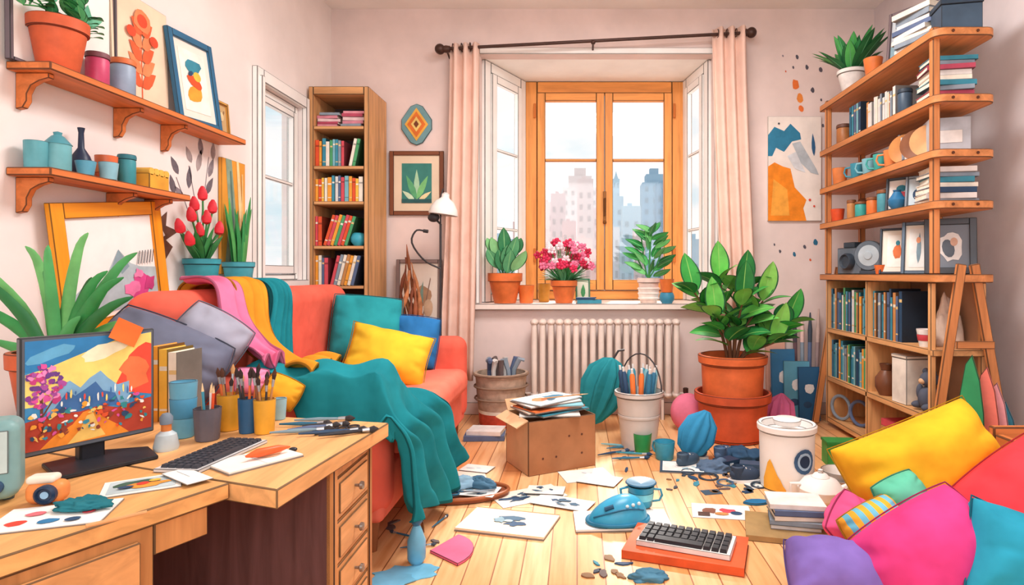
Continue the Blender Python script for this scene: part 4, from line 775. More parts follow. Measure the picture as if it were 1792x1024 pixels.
for i in range(7):
    c=['#E8E4E0','#3B8EA5','#F2E8D8','#E4733A','#7FB8C4','#F2EEE8','#C9DCE4'][i]
    sheet('magazine','colourful magazine piled on the cardboard box',.36,.25,c,[('#E4733A',bl(.3,.5,.15,.2,10,0,.2,i)),('#2F6F8F',bl(.65,.5,.2,.2,10,.4,.3,i+3)),('#F7F2EA',ln(.1,.85,.9,.85,.06)),('#3F5F78',bl(.45,.3,.08,.08,10,0,.3,i+8))],(cx+R.uniform(-.03,.03),cy+R.uniform(-.03,.03),h+.002+.012*i),.5+R.uniform(-.45,.45),.011,'magazine','magazines on the cardboard box')
pencil((cx-.05,cy-.05,h+.093),(0,pi/2-.03,.35),.3,'#C98B52','pencils on the magazines','long wooden pencil on top of magazines')
x,y,_=G(1121,790); y+=.1; e=E('bucket','pale grey metal bucket with wide rim','bucket',(x,y,0)); b=MB(); gb=m('#D6CCC5',.4,.08,6)
b.lathe([(.11,0),(.115,.005),(.15,.34),(.163,.345),(.165,.375),(.15,.38),(.145,.34),(.105,.02),(0,.02)],gb,seg=36); b.lathe([(.135,.2),(.139,.205),(.141,.225),(.138,.23)],gb,seg=36); b.obj('bucket_body',e,bev=.004)
b=MB(); b.tube([(.155*math.cos(a*pi/14),-.02,.36+.26*math.sin(a*pi/14)) for a in range(15)],.005,bk,6); b.obj('handle',e,rot=(.0,0,2.6))
for i in range(12):
    a=i*2.4; r=.09*math.sqrt((i+.5)/12); b=MB(); c=['#2F6F8F','#3B8EA5','#E8793A','#7FB8C4','#2C4A6B'][i%5]; b.lathe([(.014,0),(.016,.02),(.018,.34),(.010,.36)],m(c,.4),seg=12); b.lathe([(.008,.36),(.008,.39),(0,.39)],m('#E8E4E0'),seg=10); b.obj('paint_tube',None,'teal or orange paint tube standing in bucket','paint tube',(x+r*math.cos(a),y+r*math.sin(a),.15),(-.14*math.sin(a),.14*math.cos(a),0),group='paint tubes in the bucket')
x2,y2=PX(1058,4.4),4.42; b=MB(); b.lathe([(.005,0),(.06,.05),(.12,.16),(.15,.3),(.13,.42),(.06,.5),(.004,.52)],fab('#2B8A94',.15),seg=64,rib=.16,nr=10,sy=.6); e=b.obj('folded_parasol',None,'teal ribbed folded paper parasol leaning behind bucket','parasol',(x2-.1,y2,.0+.05),(0,.32,0)); b=MB(); b.tube([(0,0,.5),(.02,0,.58),(.06,0,.6)],.008,bk); b.obj('handle',e)
cup('cup','green plastic cup in front of bucket','cup','#2FA05A',.05,.062,.12,G(1124,790.0001)[:2]+(0,)); 
x3,y3,_=G(1163,803); cup('mug','teal round mug standing on floor','mug','#3F9FBC',.055,.065,.11,(x3,y3,0),handle=True,rz=2.2)
for i,(px,py,a,c) in enumerate([(1075,788,.3,'#2F6F8F'),(1090,795,-.2,'#3B8EA5'),(1100,783,.6,'#2C4A6B'),(1060,800,.5,'#2C4A6B'),(1085,806,.1,'#2F6F8F'),(1065,780,-.3,'#7FB8C4')]):
    gx,gy_,_=G(px,py); brush((gx-.05,gy_,.013),.24,(0,pi/2,a),c,'#2C4A6B','brushes lying on the floor','blue handled paintbrush lying on floor',r=.007)
b=MB(); b.sph((0,0,.13),(.13,.11,.14),fab('#EC809C'),24,16); b.obj('pouf',None,'pink egg shaped cushion beside terracotta pot','cushion',(PX(1204,4.5),4.5,0))
b=MB(); b.lathe([(.01,0),(.08,.05),(.11,.14),(.09,.24),(.02,.31)],fab('#3A8FBC',.18),seg=60,rib=.1,nr=10,sy=.6); b.obj('shell_cushion',None,'blue ribbed shell cushion leaning on pot','cushion',(PX(1200,3.8),3.76,.02),(0,.42,0))
b=MB(); b.lathe([(.01,0),(.07,.03),(.105,.12),(.085,.22),(.01,.28)],fab('#D9709E',.18),seg=60,rib=.1,nr=10); b.obj('shell_cushion',None,'pink ribbed shell cushion beside pot','cushion',(PX(1362,4.45),4.45,.0),(0,.1,0))
for i,(px,w,h,c,l,ry_) in enumerate([(1372,.2,.55,'#3B78A5','blue',.12),(1392,.2,.46,'#5FA0B8','pale blue',-.1),(1410,.17,.42,'#2C5F88','navy',.05),(1365,.16,.72,'#E8AE98','salmon',.0)]):
    picture('canvas_board','%s painted canvas leaning against wall'%l,'canvas',w,h,None,0,c,[('#E8E4E0',bl(.5,.6,.2,.1,10,0,.2,i)),('#2C4A6B',bl(.4,.3,.2,.06))],(PX(px,4.85),4.86-.04*i if i<3 else 4.95,0),ry_,.06,0,dep=.02)
for i,px in enumerate((1392,1402,1413,1424)):
    b=MB(); b.tube([(0,0,0),(0,0,.6)],[.012,.016],m(['#6A5058','#8C9AA8','#5B6C8F','#A08A8A'][i],.6),10); b.tube([(0,0,.6),(0,0,.7),(0,0,.78+.03*i)],[.016,.018,.005],m(['#4A4450','#E8C8C0','#3F4A58','#C9B0A8'][i]),10); b.obj('large_paintbrush',None,'tall slim long handled brush standing by wall','brush',(PX(px,4.9)+.02,4.92,0),(-.02,.02*(i-1),0),group='long brushes by the wall')
# heap of distinct navy things in front of the pot
gx,gy_,_=G(1290,815)
cloth('clothes_pile','crumpled navy garment on the floor','clothes','#3A5876',.12,.09,.09,(gx+.06,gy_+.10,0),4,amp=.42); cloth('clothes_pile','crumpled slate scarf on the floor','clothes','#5F748E',.10,.06,.06,(gx-.16,gy_-.10,0),7,amp=.45)
def shoe(loc,rz,c,l,k=1.0):
    e=E('shoe','%s sneaker on the floor'%l,'shoe',loc,rz,scale=k); b=MB(); b.sph((0,0,.035),(.075,.03,.035),m(c,.6)); b.lathe([(.028,.03),(.03,.07),(.024,.075),(.02,.04),(0,.04)],m(c,.6),(-.035,0,0),14); b.obj('upper',e); b=MB(); b.prism(bl(0,0,.082,.034,16),0,.014,m('#E8E4E0')); b.obj('sole',e)
    b=MB()
    for q in range(3): b.tube([(.0+.018*q,-.018,.066-.006*q),(.0+.018*q,.018,.066-.006*q)],.003,m('#E8E4E0'),5)
    b.obj('lace',e)
shoe((gx-.22,gy_+.18,0),2.4,'#2C4A6B','navy',1.2); shoe((gx-.30,gy_-.02,0),.6,'#3F5468','dark blue',1.2); shoe((gx-.03,gy_-.28,0),.1,'#33435A','dark navy',1.2); shoe((gx+.14,gy_-.24,0),2.0,'#2C3A50','black blue',1.1); shoe((gx-.06,gy_+.10,0),.9,'#4A6484','steel blue',1.3)
for i,(dx,dy,w_,d_,h_,a,c,l) in enumerate([(-.08,-.06,.13,.09,.06,.5,'#2F4A68','navy'),(.05,-.10,.12,.08,.05,-.3,'#4F6C8A','blue grey'),(.17,-.08,.10,.07,.07,.2,'#2C3A50','dark'),(-.02,-.17,.10,.06,.035,.9,'#6A84A0','slate'),(.21,.06,.09,.08,.10,.4,'#3F5F80','blue')]):
    e=E('gadget_case','small %s case with clasp on floor'%l,'case',(gx+dx,gy_+dy,0),a); b=MB(); b.bb(-w_/2,w_/2,-d_/2,d_/2,0,h_*.6,m(c,.5)); b.bb(-w_/2,w_/2,-d_/2,d_/2,h_*.62,h_,m(dk_(c,.85),.5)); b.bb(-w_/2+.004,w_/2-.004,-d_/2+.004,d_/2-.004,h_*.6,h_*.62,m('#20242C')); b.obj('case_body',e,bev=.003); b=MB(); b.bb(-.012,.012,-d_/2-.004,-d_/2,h_*.5,h_*.75,m('#C9D2DA',.3)); b.obj('clasp',e)
for i,(dx,dy,r,c) in enumerate([(-.22,-.22,.05,'#33404F'),(.02,-.36,.035,'#33404F'),(-.32,-.14,.035,'#33404F'),(-.15,-.32,.04,'#4A6484')]):
    b=MB(); b.tube([(r*(1+.08*math.sin(a*.9))*math.cos(a*pi/8),r*math.sin(a*pi/8),.008+.004*math.sin(a*.4)) for a in range(40)],.005,m(c),6); b.obj('cable_coil',None,'dark coiled cable lying on the floor','cable',(gx+dx,gy_+dy,0))
x,y,_=G(1393,866); y+=.14; e=E('paint_bucket','white lidded paint bucket with yellow splash','bucket',(x,y,0),-.3); b=MB(); wb=m('#F5F0EC',.45,.04,5)
b.lathe([(.135,0),(.14,.005),(.145,.3),(.155,.305),(.157,.335),(.15,.345),(.13,.34),(.125,.3),(0,.29)],wb,seg=40); b.obj('bucket_body',e,bev=.003)
def onc(pts,r0,mt,bb,k=0):
    bb.add([((r0+k)*math.sin(a),-(r0+k)*math.cos(a),z) for a,z in pts],[tuple(range(len(pts)))],mt)
b=MB()
for k in range(9):
    a0=-.95+k*.1; hh=[.06,.10,.15,.17,.15,.12,.09,.07,.04,.02][k]; h2=[.10,.15,.17,.15,.12,.09,.07,.04,.02][k]; onc([(a0,.008),(a0+.1,.008),(a0+.1,h2),(a0,hh)],.147,m('#F7AE3C'),b)
b.obj('paint_splash',e,label='yellow paint splash',recalc=False)
b=MB()
for rr,cc,kk in((.06,'#3F5F84',.0),(.042,'#A9C2D8',.001),(.03,'#22344E',.002)): onc([(.62+rr/.146*math.cos(t*pi/8),.17+rr*1.1*math.sin(t*pi/8)) for t in range(16)],.149,m(cc),b,kk)
b.obj('eye_emblem',e,label='round dark blue eye emblem',recalc=False)
b=MB(); b.lathe([(.07,.335),(.074,.36),(.06,.37),(0,.37)],wb,seg=24); b.obj('lid_knob',e,bev=.002)
gx,gy_,_=G(1470,812); b=MB(); b.bb(-.09,.09,-.06,.06,0,.13,m('#3FA04A',.5)); b.bb(-.095,.095,-.065,.065,.13,.145,m('#2F8A3E',.5)); b.bb(-.05,.05,-.062,-.06,.04,.09,m('#9AD890')); b.obj('storage_box',None,'green lidded box on floor behind bucket','box',(gx,gy_,0),(0,0,-.1),bev=.003)
gx,gy_,_=G(1440,885); e=E('teapot','white rounded ceramic teapot beside books','teapot',(gx,gy_+.03,.0)); b=MB(); b.lathe([(.06,0),(.105,.04),(.11,.08),(.08,.12),(.04,.135),(0,.135)],wb,seg=30); b.tube([(.09,0,.06),(.14,0,.09),(.16,0,.13)],[.022,.014,.01],wb); b.obj('body',e); b=MB(); b.lathe([(.045,.133),(.03,.15),(.01,.155),(.014,.168),(0,.175)],wb); b.obj('lid',e,bev=.002); b=MB(); b.tube([(-.1,0,.1),(-.15,0,.1),(-.15,0,.05),(-.1,0,.04)],.009,wb); b.obj('handle',e)
lathe_obj('bowl','white ceramic bowl behind the teapot','bowl','#E8E2DC',[(.05,0),(.06,.01),(.1,.08),(.094,.08),(.05,.015),(0,.012)],(PX(1472,3.2),3.22,0)); lathe_obj('bowl','white ceramic bowl stacked inside another','bowl','#DDD6D0',[(.045,0),(.055,.01),(.095,.075),(.089,.075),(.045,.015),(0,.012)],(PX(1472,3.2),3.22,.04))
lathe_obj('bowl','red round bowl beside the shelving unit','bowl','#D8452F',[(.07,0),(.1,.03),(.12,.09),(.114,.09),(.09,.03),(0,.02)],(PX(1530,3.45),3.48,.0)); lathe_obj('bowl','dark red bowl stacked on another bowl','bowl','#B8382F',[(.06,0),(.09,.03),(.11,.09),(.104,.09),(.08,.03),(0,.02)],(PX(1530,3.45),3.48,.05))
gx,gy_,_=G(1385,940); flatbook('#A88858',.40,.28,.025,(gx+.02,gy_+.05,0),-.25,'books stacked on the floor','large ochre portfolio flat on the floor')
zz=stack(gx+.05,gy_+.08,.025,5,.24,.17,.022,['#E8E4E0','#8C9AA8','#F2E8D8','#5B6C8F'],-.15,'books stacked on the floor')
def doodle(seed,n=5,cols=('#3F5F78','#7F9AA8','#2C4A6B')):
    r=random.Random(seed); return [(r.choice(cols),bl(r.uniform(.22,.78),r.uniform(.22,.78),r.uniform(.04,.18),r.uniform(.03,.12),12,r.uniform(0,3),.35,seed+i)) for i in range(n)]
def fs_(px,py,w,d,c,sh,rz,lab,z=0,name='sketch_sheet',t=.003,cat='paper'):
    gx,gy_,_=G(px,py); return sheet(name,lab,w,d,c,sh,(gx,gy_,z),rz,t,cat)
fs_(1025,832,.28,.2,'#F4F0EA',doodle(1,3,('#A9C4CC','#D9E4E8')),.3,'white paper sheets with faint blue sketch'); fs_(1050,842,.22,.16,'#F7F3ED',doodle(31,2,('#B8CCD4',)),-.4,'white paper sheet on the floor',.006)
fs_(1195,820,.27,.2,'#3F5468',[('#F2EEE8',rc(.06,.06,.94,.94))]+doodle(3,2,('#A9C4CC',)),-.15,'dark backed white notebook on the floor',0,'notebook',.012,'notebook')
fs_(925,868,.36,.2,'#F3E9DC',doodle(5,9),.5,'cream sheet with blue ink sketches'); fs_(985,882,.3,.14,'#F4F0EA',doodle(8,7),-.4,'white sheet with dark ink sketches',.006); fs_(955,862,.2,.12,'#EEE8E0',doodle(28,5),-.1,'white sheet with small ink drawings',.012)
fs_(890,918,.42,.26,'#F7E6CE',[('#C98B52',rc(0,0,1,.02)),('#C98B52',rc(0,.98,1,1)),('#3F5F78',bl(.5,.6,.16,.1,14,.3,.4,5)),('#2C4A6B',bl(.6,.42,.12,.1,14,.8,.4,9)),('#7F9AA8',bl(.4,.5,.12,.08,14,2,.4,7)),('#A9C4CC',bl(.5,.5,.05,.05))],-.25,'large cream drawing board with blue ink blots',.0,'drawing_board',.014)
fs_(1088,914,.44,.22,'#F6F3ED',[('#C9D4DA',rc(.01,.01,.99,.05))],.06,'white drawing tablet lying on the floor',0,'drawing_tablet',.014,'tablet')
gx,gy_,_=G(1082,922); e=E('computer_mouse','chunky blue rounded gadget on a white tablet','gadget',(gx,gy_+.03,.0155),.15); bm_=m('#379CC2',.3,.12,8)
b=MB(); b.sph((0,0,.0),(.14,.09,.115),bm_,32,18)
for v in b.v: v.z=max(v.z,-.0); v.z*=1+.3*(v.x/.14)
b.obj('shell',e)
b=MB(); b.tube([(.143*math.cos(a*pi/16),.093*math.sin(a*pi/16),.010) for a in range(33)],.009,m('#1F6F90'),8); b.obj('base_rim',e)
b=MB(); b.tube(curve([(-.12,-.035,.035),(-.05,-.066,.062),(.03,-.072,.078),(.11,-.045,.06)],10),.004,m('#1A5F80')); b.obj('seam',e)
b=MB(); b.tube([(-.07,-.045,.072),(-.03,-.05,.085)],.011,m('#1A4F70')); b.obj('scroll_wheel',e)
for q in range(3):
    b=MB(); b.sph((.03+.028*q,-.062+.004*q,.086+.004*q),(.009,.006,.008),m('#CFE8F0',.3),10,6); b.obj('button',e)
e=cup('mug','turquoise mug with collar standing behind blue gadget','mug','#3596B4',.055,.066,.10,(PX(1122,2.98),2.99,.015),band='#7FD0DC',handle=True); b=MB(); b.tube([(-.064,0,.09),(-.10,0,.08),(-.095,0,.035),(-.055,0,.025)],.007,m('#3596B4')); b.obj('handle',e)
lathe_obj('saucer','dark blue saucer upon the mug','saucer','#2A6788',[(.04,0),(.078,.012),(.073,.018),(0,.006)],(PX(1122,2.98),2.99,.115))
fs_(1262,896,.28,.18,'#F4F0EA',[('#8A5A48',bl(.3,.5,.12,.2,12,0,.2,1)),('#D94F5C',bl(.6,.55,.12,.15,12,0,.3,2)),('#2C4A6B',bl(.75,.4,.1,.12)),('#C98B52',bl(.5,.3,.12,.1)),('#5A4038',rc(.1,.1,.3,.35))],-.15,'photo card with red and brown picture')
fs_(815,832,.22,.16,'#F5E2D2',[],.3,'pale pink paper sheet on floor'); fs_(835,822,.18,.12,'#F0EAE4',doodle(40,2,('#C9D4DC',)),-.3,'pale crumpled note on the floor',.006)
fs_(1330,848,.16,.1,'#ECE6DE',doodle(44,5),.4,'small inked card near the clothes heap'); fs_(1245,862,.1,.07,'#3F5468',[],.2,'small navy card on the floor'); fs_(1105,872,.12,.05,'#F0E2CE',[],.7,'narrow paper offcut on the floor')
r2=random.Random(5)
for i in range(44):
    px,py=[(r2.uniform(1040,1130),r2.uniform(790,835)),(r2.uniform(1160,1350),r2.uniform(832,865)),(r2.uniform(1300,1345),r2.uniform(770,800)),(r2.uniform(680,800),r2.uniform(900,950)),(r2.uniform(1000,1100),r2.uniform(955,1010))][i%5 if i<22 else (1 if i<40 else 4)]
    c=['#2C4A6B','#3F4A58','#3B8EA5','#6A5A58','#8C6A4A'][i%5]; b=MB(); b.prism(bl(0,0,r2.uniform(.015,.04),r2.uniform(.008,.02),11,0,.3,i),0,.006,m(c)); b.obj('scrap',None,'small dark paint-stained scrap on the floor','scrap',(G(px,py)[0],G(px,py)[1],0),(0,0,r2.uniform(0,3)),group='scraps scattered on the floor')
b=MB(); b.prism(lf(0,0,.16,.07,0),0,.012,fab('#2F76A5')); b.obj('leaf_shape',None,'blue leaf shaped felt piece on floor','craft piece',(G(1300,882)[0],G(1300,882)[1],0),(0,0,.1),bev=.003)
gx,gy_,_=G(1203,970); flatbook('#DC5A2C',.48,.29,.035,(gx,gy_+.02,0),-.33,None,'large red orange book under the keyboard'); 
def keyboard(loc,rz,w,d,lab,kc,bc_,rows=5,cols=13,t=.018,kh=.008,gap=.003):
    e=E('keyboard',lab,'keyboard',loc,rz); b=MB(); b.bb(-w/2,w/2,-d/2,d/2,0,t,m(bc_,.5)); b.obj('case',e,bev=.002)
    kw=(w-.02)/cols; kd=(d-.02)/rows; src=None; c0=int(cols*.25); c1_=int(cols*.65)
    for r in range(rows):
        for c in range(cols):
            L=(-w/2+.01+c*kw,-d/2+.01+r*kd,t)
            if r==0 and c0<=c<=c1_:
                if c==c0: q=MB(); q.bb(0,kw*(c1_-c0+1)-gap,0,kd-gap,0,kh,m(kc,.5)); q.obj('key',e,loc=L)
                continue
            if src is None:
                q=MB(); x1,y1=kw-gap,kd-gap; q.add([(0,0,0),(x1,0,0),(x1,y1,0),(0,y1,0),(.002,.002,kh),(x1-.002,.002,kh),(x1-.002,y1-.002,kh),(.002,y1-.002,kh)],[(0,3,2,1),(4,5,6,7),(0,1,5,4),(1,2,6,5),(2,3,7,6),(3,0,4,7)],m(kc,.5)); src=q.obj('key',e,loc=L)
            else: copypart(src,e,L)
    return e
keyboard((gx+.0,gy_+.02,.036),-.38,.38,.19,'chunky black keyed typing board on orange book','#26272F','#E6E1DC',4,11,.022,.015,.005)
gx,gy_,_=G(805,868); e=E('tray','oval wooden tray heaped with blue craft items','tray',(gx,gy_,0),.15); b=MB(); b.prism(bl(0,0,.25,.13,28),0,.02,wd('#8A4A2E','x')); b.obj('tray_base',e,bev=.004); b=MB(); b.tube([(.25*math.cos(a*pi/16),.13*math.sin(a*pi/16),.025) for a in range(33)],.010,wd('#A05A34','x'),8); b.obj('rim',e)
sheet('sketch_sheet','blue grey patterned paper on tray',.26,.17,'#CAD6E0',doodle(11,9),(gx-.06,gy_,.021),.5); sheet('sketch_sheet','white patterned paper on wooden tray',.24,.15,'#EFEBE6',doodle(12,7),(gx+.08,gy_-.01,.029),-.2)
cloth('cloth_scrap','folded pale blue cloth strap on tray','cloth','#8FB0C6',.10,.045,.06,(gx-.02,gy_+.02,.038),13,.3,.3); cloth('cloth_scrap','folded slate cloth strap on tray','cloth','#4F748E',.09,.035,.05,(gx+.1,gy_+.03,.038),15,-.4,.3)
b=MB(); mm=m('#9AA4AE',.3,.1,9,metal=.5); b.prism(lf(0,0,.16,.02,.15),0,.004,mm); b.prism(lf(0,0,.16,.02,-.15),.004,.008,mm)
for s in(-1,1): b.tube([(-.045+.025*math.cos(a*pi/6),s*.025+.018*math.sin(a*pi/6),.004) for a in range(13)],.004,m('#2F6F8F'),6)
b.obj('scissors',None,'metal scissors with blue handles on tray','scissors',(gx+.03,gy_-.06,.040),(0,0,.1))
gx,gy_,_=G(729,985); e=E('spray_bottle','light blue glass bottle with small stopper','bottle',(gx,gy_,0)); b=MB(); b.lathe([(.025,0),(.036,.02),(.036,.09),(.022,.13),(.014,.15),(0,.15)],m('#6FB4D4',.3)); b.obj('body',e); b=MB(); b.lathe([(.014,.15),(.022,.165),(.018,.18),(0,.185)],m('#3A6F8F',.4)); b.obj('stopper',e)
b=MB(); fan=[(0,0)]+[(.18*math.cos(a),.18*math.sin(a)) for a in [(-.2+k*.22) for k in range(9)]]; b.prism(fan,0,.012,fab('#EE6E90',.15)); b.obj('hand_fan',None,'pink paper fan lying on the floor','fan',(G(752,968)[0],G(752,968)[1],.0),(0,0,-.5),bev=.003)
for i,(px,py,rx,ry2) in enumerate([(715,1003,.12,.065),(685,1018,.09,.06)]):
    b=MB(); b.prism(bl(0,0,rx,ry2,22,.2,.22,i+3),0,.003,m('#6FB4D4',.3)); b.obj('paint_puddle',None,'spilled light blue paint on floor','paint spill',(G(px,py)[0],G(px,py)[1],.0005+i*.003))
cloth('cloth_scrap','blue grey cloth scrap on floor','cloth','#4F7F98',.075,.04,.03,G(1135,1012),9,amp=.4)
for i in range(5): brush((G(700+i*14,962-i*9)[0],G(700+i*14,962-i*9)[1],.008),.15,(0,pi/2,R.uniform(0,3)),['#2F6F8F','#8A5330'][i%2],'#3F4A58','brushes lying near the bottle','paintbrush lying on the floor')
# ---------------------------------------------------------------- FRONT RIGHT CUSHIONS
e=E('daybed','low orange wooden daybed frame','daybed',(2.13,2.3,0)); o=e.location; dw=wd('#D97F42','y')
b=MB(); b.bb(1.88,1.92,1.75,2.74,.06,.43,dw); b.obj('side_rail',e,org=o,bev=.008); b=MB(); b.bb(1.88,2.40,2.745,2.785,.06,.46,wd('#D97F42','x')); b.obj('end_board',e,org=o,bev=.008); b=MB(); b.bb(1.925,2.40,1.75,2.735,.2,.3,fab('#E8D0B8')); b.obj('mattress',e,org=o,bev=.03,seg=4)
for x,y in((1.90,2.76),(2.38,2.76),(1.90,1.78),(2.38,1.78)):
    b=MB(); b.bb(x-.02,x+.02,y-.02,y+.02,0,.06,dw); b.obj('leg',e,org=o)
pillow('cushion','large bright golden yellow cushion on top of pile','#F8B92C',.70,.46,.32,(1.50,2.64,.30),(-.45,-.36,.05),seed=11,pinch=.07,rnd=.18)
pillow('cushion','red cushion resting on the pile','#E9434C',.54,.38,.28,(1.68,2.30,.28),(-.5,-.6,.1),seed=12,pinch=.02,rnd=.38)
pillow('cushion','magenta pink cushion at front of pile','#DE4286',.50,.39,.28,(1.23,2.13,.15),(-.55,-.55,.0),seed=13,pinch=.02,rnd=.42)
pillow('cushion','teal blue cushion at front of pile','#2E9AB6',.36,.36,.24,(1.43,1.99,.19),(-.5,.45,.0),seed=14,pinch=.06,rnd=.22)
pillow('cushion','muted lilac purple cushion lying flat on floor','#7F68B2',.39,.27,.18,(.93,2.15,.08),(-1.15,.12,-.15),seed=15,pinch=.04,rnd=.3)
pillow('cushion','small pink cushion beside book stack','#E85A8E',.21,.21,.15,(1.13,2.50,.13),(-.4,.7,0),seed=16,pinch=.01,rnd=.45)
pillow('cushion','small mint green cushion on pile','#62BFA0',.20,.17,.12,(1.29,2.42,.265),(-.5,-.4,.1),seed=17)
pillow('cushion','small orange and blue patterned cushion','#F5AC3C',.25,.18,.14,(1.14,2.33,.185),(-.7,-.45,.1),seed=18,stripe='#6FB8D0',rnd=.4)
# ---------------------------------------------------------------- DESK
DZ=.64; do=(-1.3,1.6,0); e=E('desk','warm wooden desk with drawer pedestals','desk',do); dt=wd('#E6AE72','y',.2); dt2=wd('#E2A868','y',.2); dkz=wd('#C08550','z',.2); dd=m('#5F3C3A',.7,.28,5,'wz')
b=MB(); b.prism([(-.647,2.09),(-.71,1.44),(-1.98,1.915),(-1.98,2.38)],DZ-.048,DZ,dt); b.obj('desktop',e,org=do,bev=.004)
b=MB(); b.prism([(-.85,1.489),(-1.04,1.097),(-1.29,.55),(-1.98,.55),(-1.98,1.911)],DZ-.04,DZ,dt2); b.obj('desktop_extension',e,org=do,bev=.004)
pd0,pd1=1.73,2.05; zt_=DZ-.049
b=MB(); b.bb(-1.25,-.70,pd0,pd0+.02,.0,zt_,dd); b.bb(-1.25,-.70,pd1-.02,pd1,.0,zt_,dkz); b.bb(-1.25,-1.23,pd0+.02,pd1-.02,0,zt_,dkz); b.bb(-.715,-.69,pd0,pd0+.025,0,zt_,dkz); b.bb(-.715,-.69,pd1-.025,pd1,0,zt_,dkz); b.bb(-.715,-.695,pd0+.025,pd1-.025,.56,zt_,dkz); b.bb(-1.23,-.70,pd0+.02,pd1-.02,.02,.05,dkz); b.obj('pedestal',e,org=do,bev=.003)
kn=m('#8A8078',.3,.1,9,metal=.7)
for k in range(4):
    z1=.555-k*.128; z0=z1-.12; dr=MB(); dr.bb(-.72,-.695,pd0+.03,pd1-.03,z0,z1,wd('#D69A62','y',.18)); dr.bb(-.695,-.690,pd0+.045,pd1-.045,z0+.015,z1-.015,wd('#DCA46C','y',.18)); dr.bb(-1.2,-.72,pd0+.04,pd1-.04,z0+.01,z1-.03,dkz); d_=dr.obj('drawer',e,org=do,bev=.003)
    b=MB(); b.lathe([(.004,0),(.005,.012),(.013,.018),(.012,.026),(0,.028)],kn,(-.690,(pd0+pd1)/2,(z0+z1)/2),14,(0,pi/2,0)); b.obj('knob',d_,org=do,label='round metal drawer knob')
def onl(y): return -.87-.476*(1.47-y)
b=MB(); p1=[(onl(1.34),1.34),(onl(.62),.62),(-1.9,.62),(-1.9,1.34)]; b.prism(p1,0,DZ-.041,dkz); b.obj('pedestal',e,org=do,bev=.003)
b=MB(); b.prism([(onl(1.45),1.45),(onl(1.341),1.341),(onl(1.341)-.03,1.341),(onl(1.45)-.03,1.45)],DZ-.11,DZ-.041,dkz); b.obj('apron',e,org=do,bev=.003)
for k in range(3):
    z1=.575-k*.17; z0=z1-.155
    b=MB(); b.prism([(onl(1.31),1.31),(onl(1.31)+.012,1.304),(onl(1.02)+.012,1.014),(onl(1.02),1.02)],z0,z1,wd('#D69A62','y',.18)); d_=b.obj('drawer',e,org=do,bev=.003)
    b=MB(); b.sph((onl(1.2)+.028,1.19,(z0+z1)/2),.014,kn); b.obj('knob',d_,org=do)
# monitor
mz=math.radians(64); e=E('monitor','flat grey computer monitor showing colourful painting','monitor',(-1.305,1.64,DZ),mz); sb=m('#2C2E36',.35,.1,9); sgr=m('#5E646E',.35,.08,9)
b=MB(); W_,H_=.311,.30; zb=.052; b.bb(-W_/2,W_/2,.0,.022,zb,zb+H_,sgr); b.obj('bezel',e,bev=.004)
b=MB(); iw,ih=W_-.018,H_-.024
b.bb(-iw/2,iw/2,-.001,.0,zb+.014,zb+.014+ih,m('#3F8FC4',.4,.2,12))
rs=random.Random(3); sh=[('#2F7FB8',rc(0,.72,1,1)),('#F9DC7A',[(0,.70),(.15,.74),(.35,.82),(.55,.9),(.75,.97),(1,1),(1,.4),(0,.4)]),('#FBF3D0',bl(.62,.86,.22,.07,14,.35,.25,2)),('#5FA8D0',bl(.2,.88,.2,.06,12,.3,.3,4)),('#E8503C',[(.66,.45),(.74,.62),(.8,.78),(.88,.86),(.95,.9),(1,.88),(1,.35)]),('#F07A4A',bl(.86,.6,.12,.14,12,.3,.3,5)),
 ('#7FB0D4',[(.15,.38),(.24,.56),(.32,.60),(.4,.52),(.47,.6),(.56,.66),(.62,.58),(.7,.5),(.8,.52),(.8,.3),(.15,.3)]),('#3F6FA8',[(.2,.35),(.3,.5),(.36,.45),(.44,.5),(.52,.56),(.58,.46),(.68,.42),(.72,.3),(.2,.28)]),
 ('#B8432F',[(0,0),(1,0),(1,.32),(.85,.3),(.7,.27),(.55,.32),(.4,.29),(.2,.31),(0,.27)]),('#F2902F',[(.1,0),(.8,0),(.7,.1),(.58,.2),(.5,.3),(.42,.28),(.34,.18),(.2,.1)]),('#F9C86A',[(.3,.0),(.6,.02),(.54,.14),(.5,.26),(.45,.24),(.4,.12)]),('#6A3F2F',ln(.12,.15,.11,.5,.022)),('#6A3F2F',ln(.12,.3,.2,.45,.012))]
for k in range(70):
    a=rs.uniform(0,6.28); q=rs.uniform(0,1)**.5; sh.append((['#8A3F8F','#D9559F','#C43F7F','#F08DC4','#A84FA0','#6A3F8A'][k%6],bl(.13+.13*q*math.cos(a),.58+.20*q*math.sin(a),rs.uniform(.015,.035),rs.uniform(.012,.03),8,a,.35,k)))
for k in range(110):
    sh.append((['#F2A33A','#2C4A6B','#F7F2EA','#E4572E','#3B8EA5','#F9C86A','#2F8A8F','#8A3F2F','#D9559F'][k%9],bl(rs.uniform(.03,.97),.08+rs.uniform(0,1)*.30,rs.uniform(.006,.03),rs.uniform(.008,.03),7,rs.uniform(0,3),.4,k)))
for k in range(18):
    sh.append((['#F7F2EA','#E8503C','#F9DC7A','#3F6FA8'][k%4],bl(.25+.035*k,.42+rs.uniform(-.03,.06),.008,rs.uniform(.02,.05),7,0,.2,k)))
def art_thin(mb,w,h,shapes,y,v0):
    for i,(col,pts) in enumerate(shapes): mb.add([((a-.5)*w,y-.00003*(i+1),v0+b_*h) for a,b_ in [(min(1,max(0,p)),min(1,max(0,q))) for p,q in pts]],[tuple(range(len(pts)))],m(col,.5,.14,14))
art_thin(b,iw,ih,sh,-.0012,zb+.014); b.obj('screen',e,label='screen with loose bright painted landscape',recalc=False)
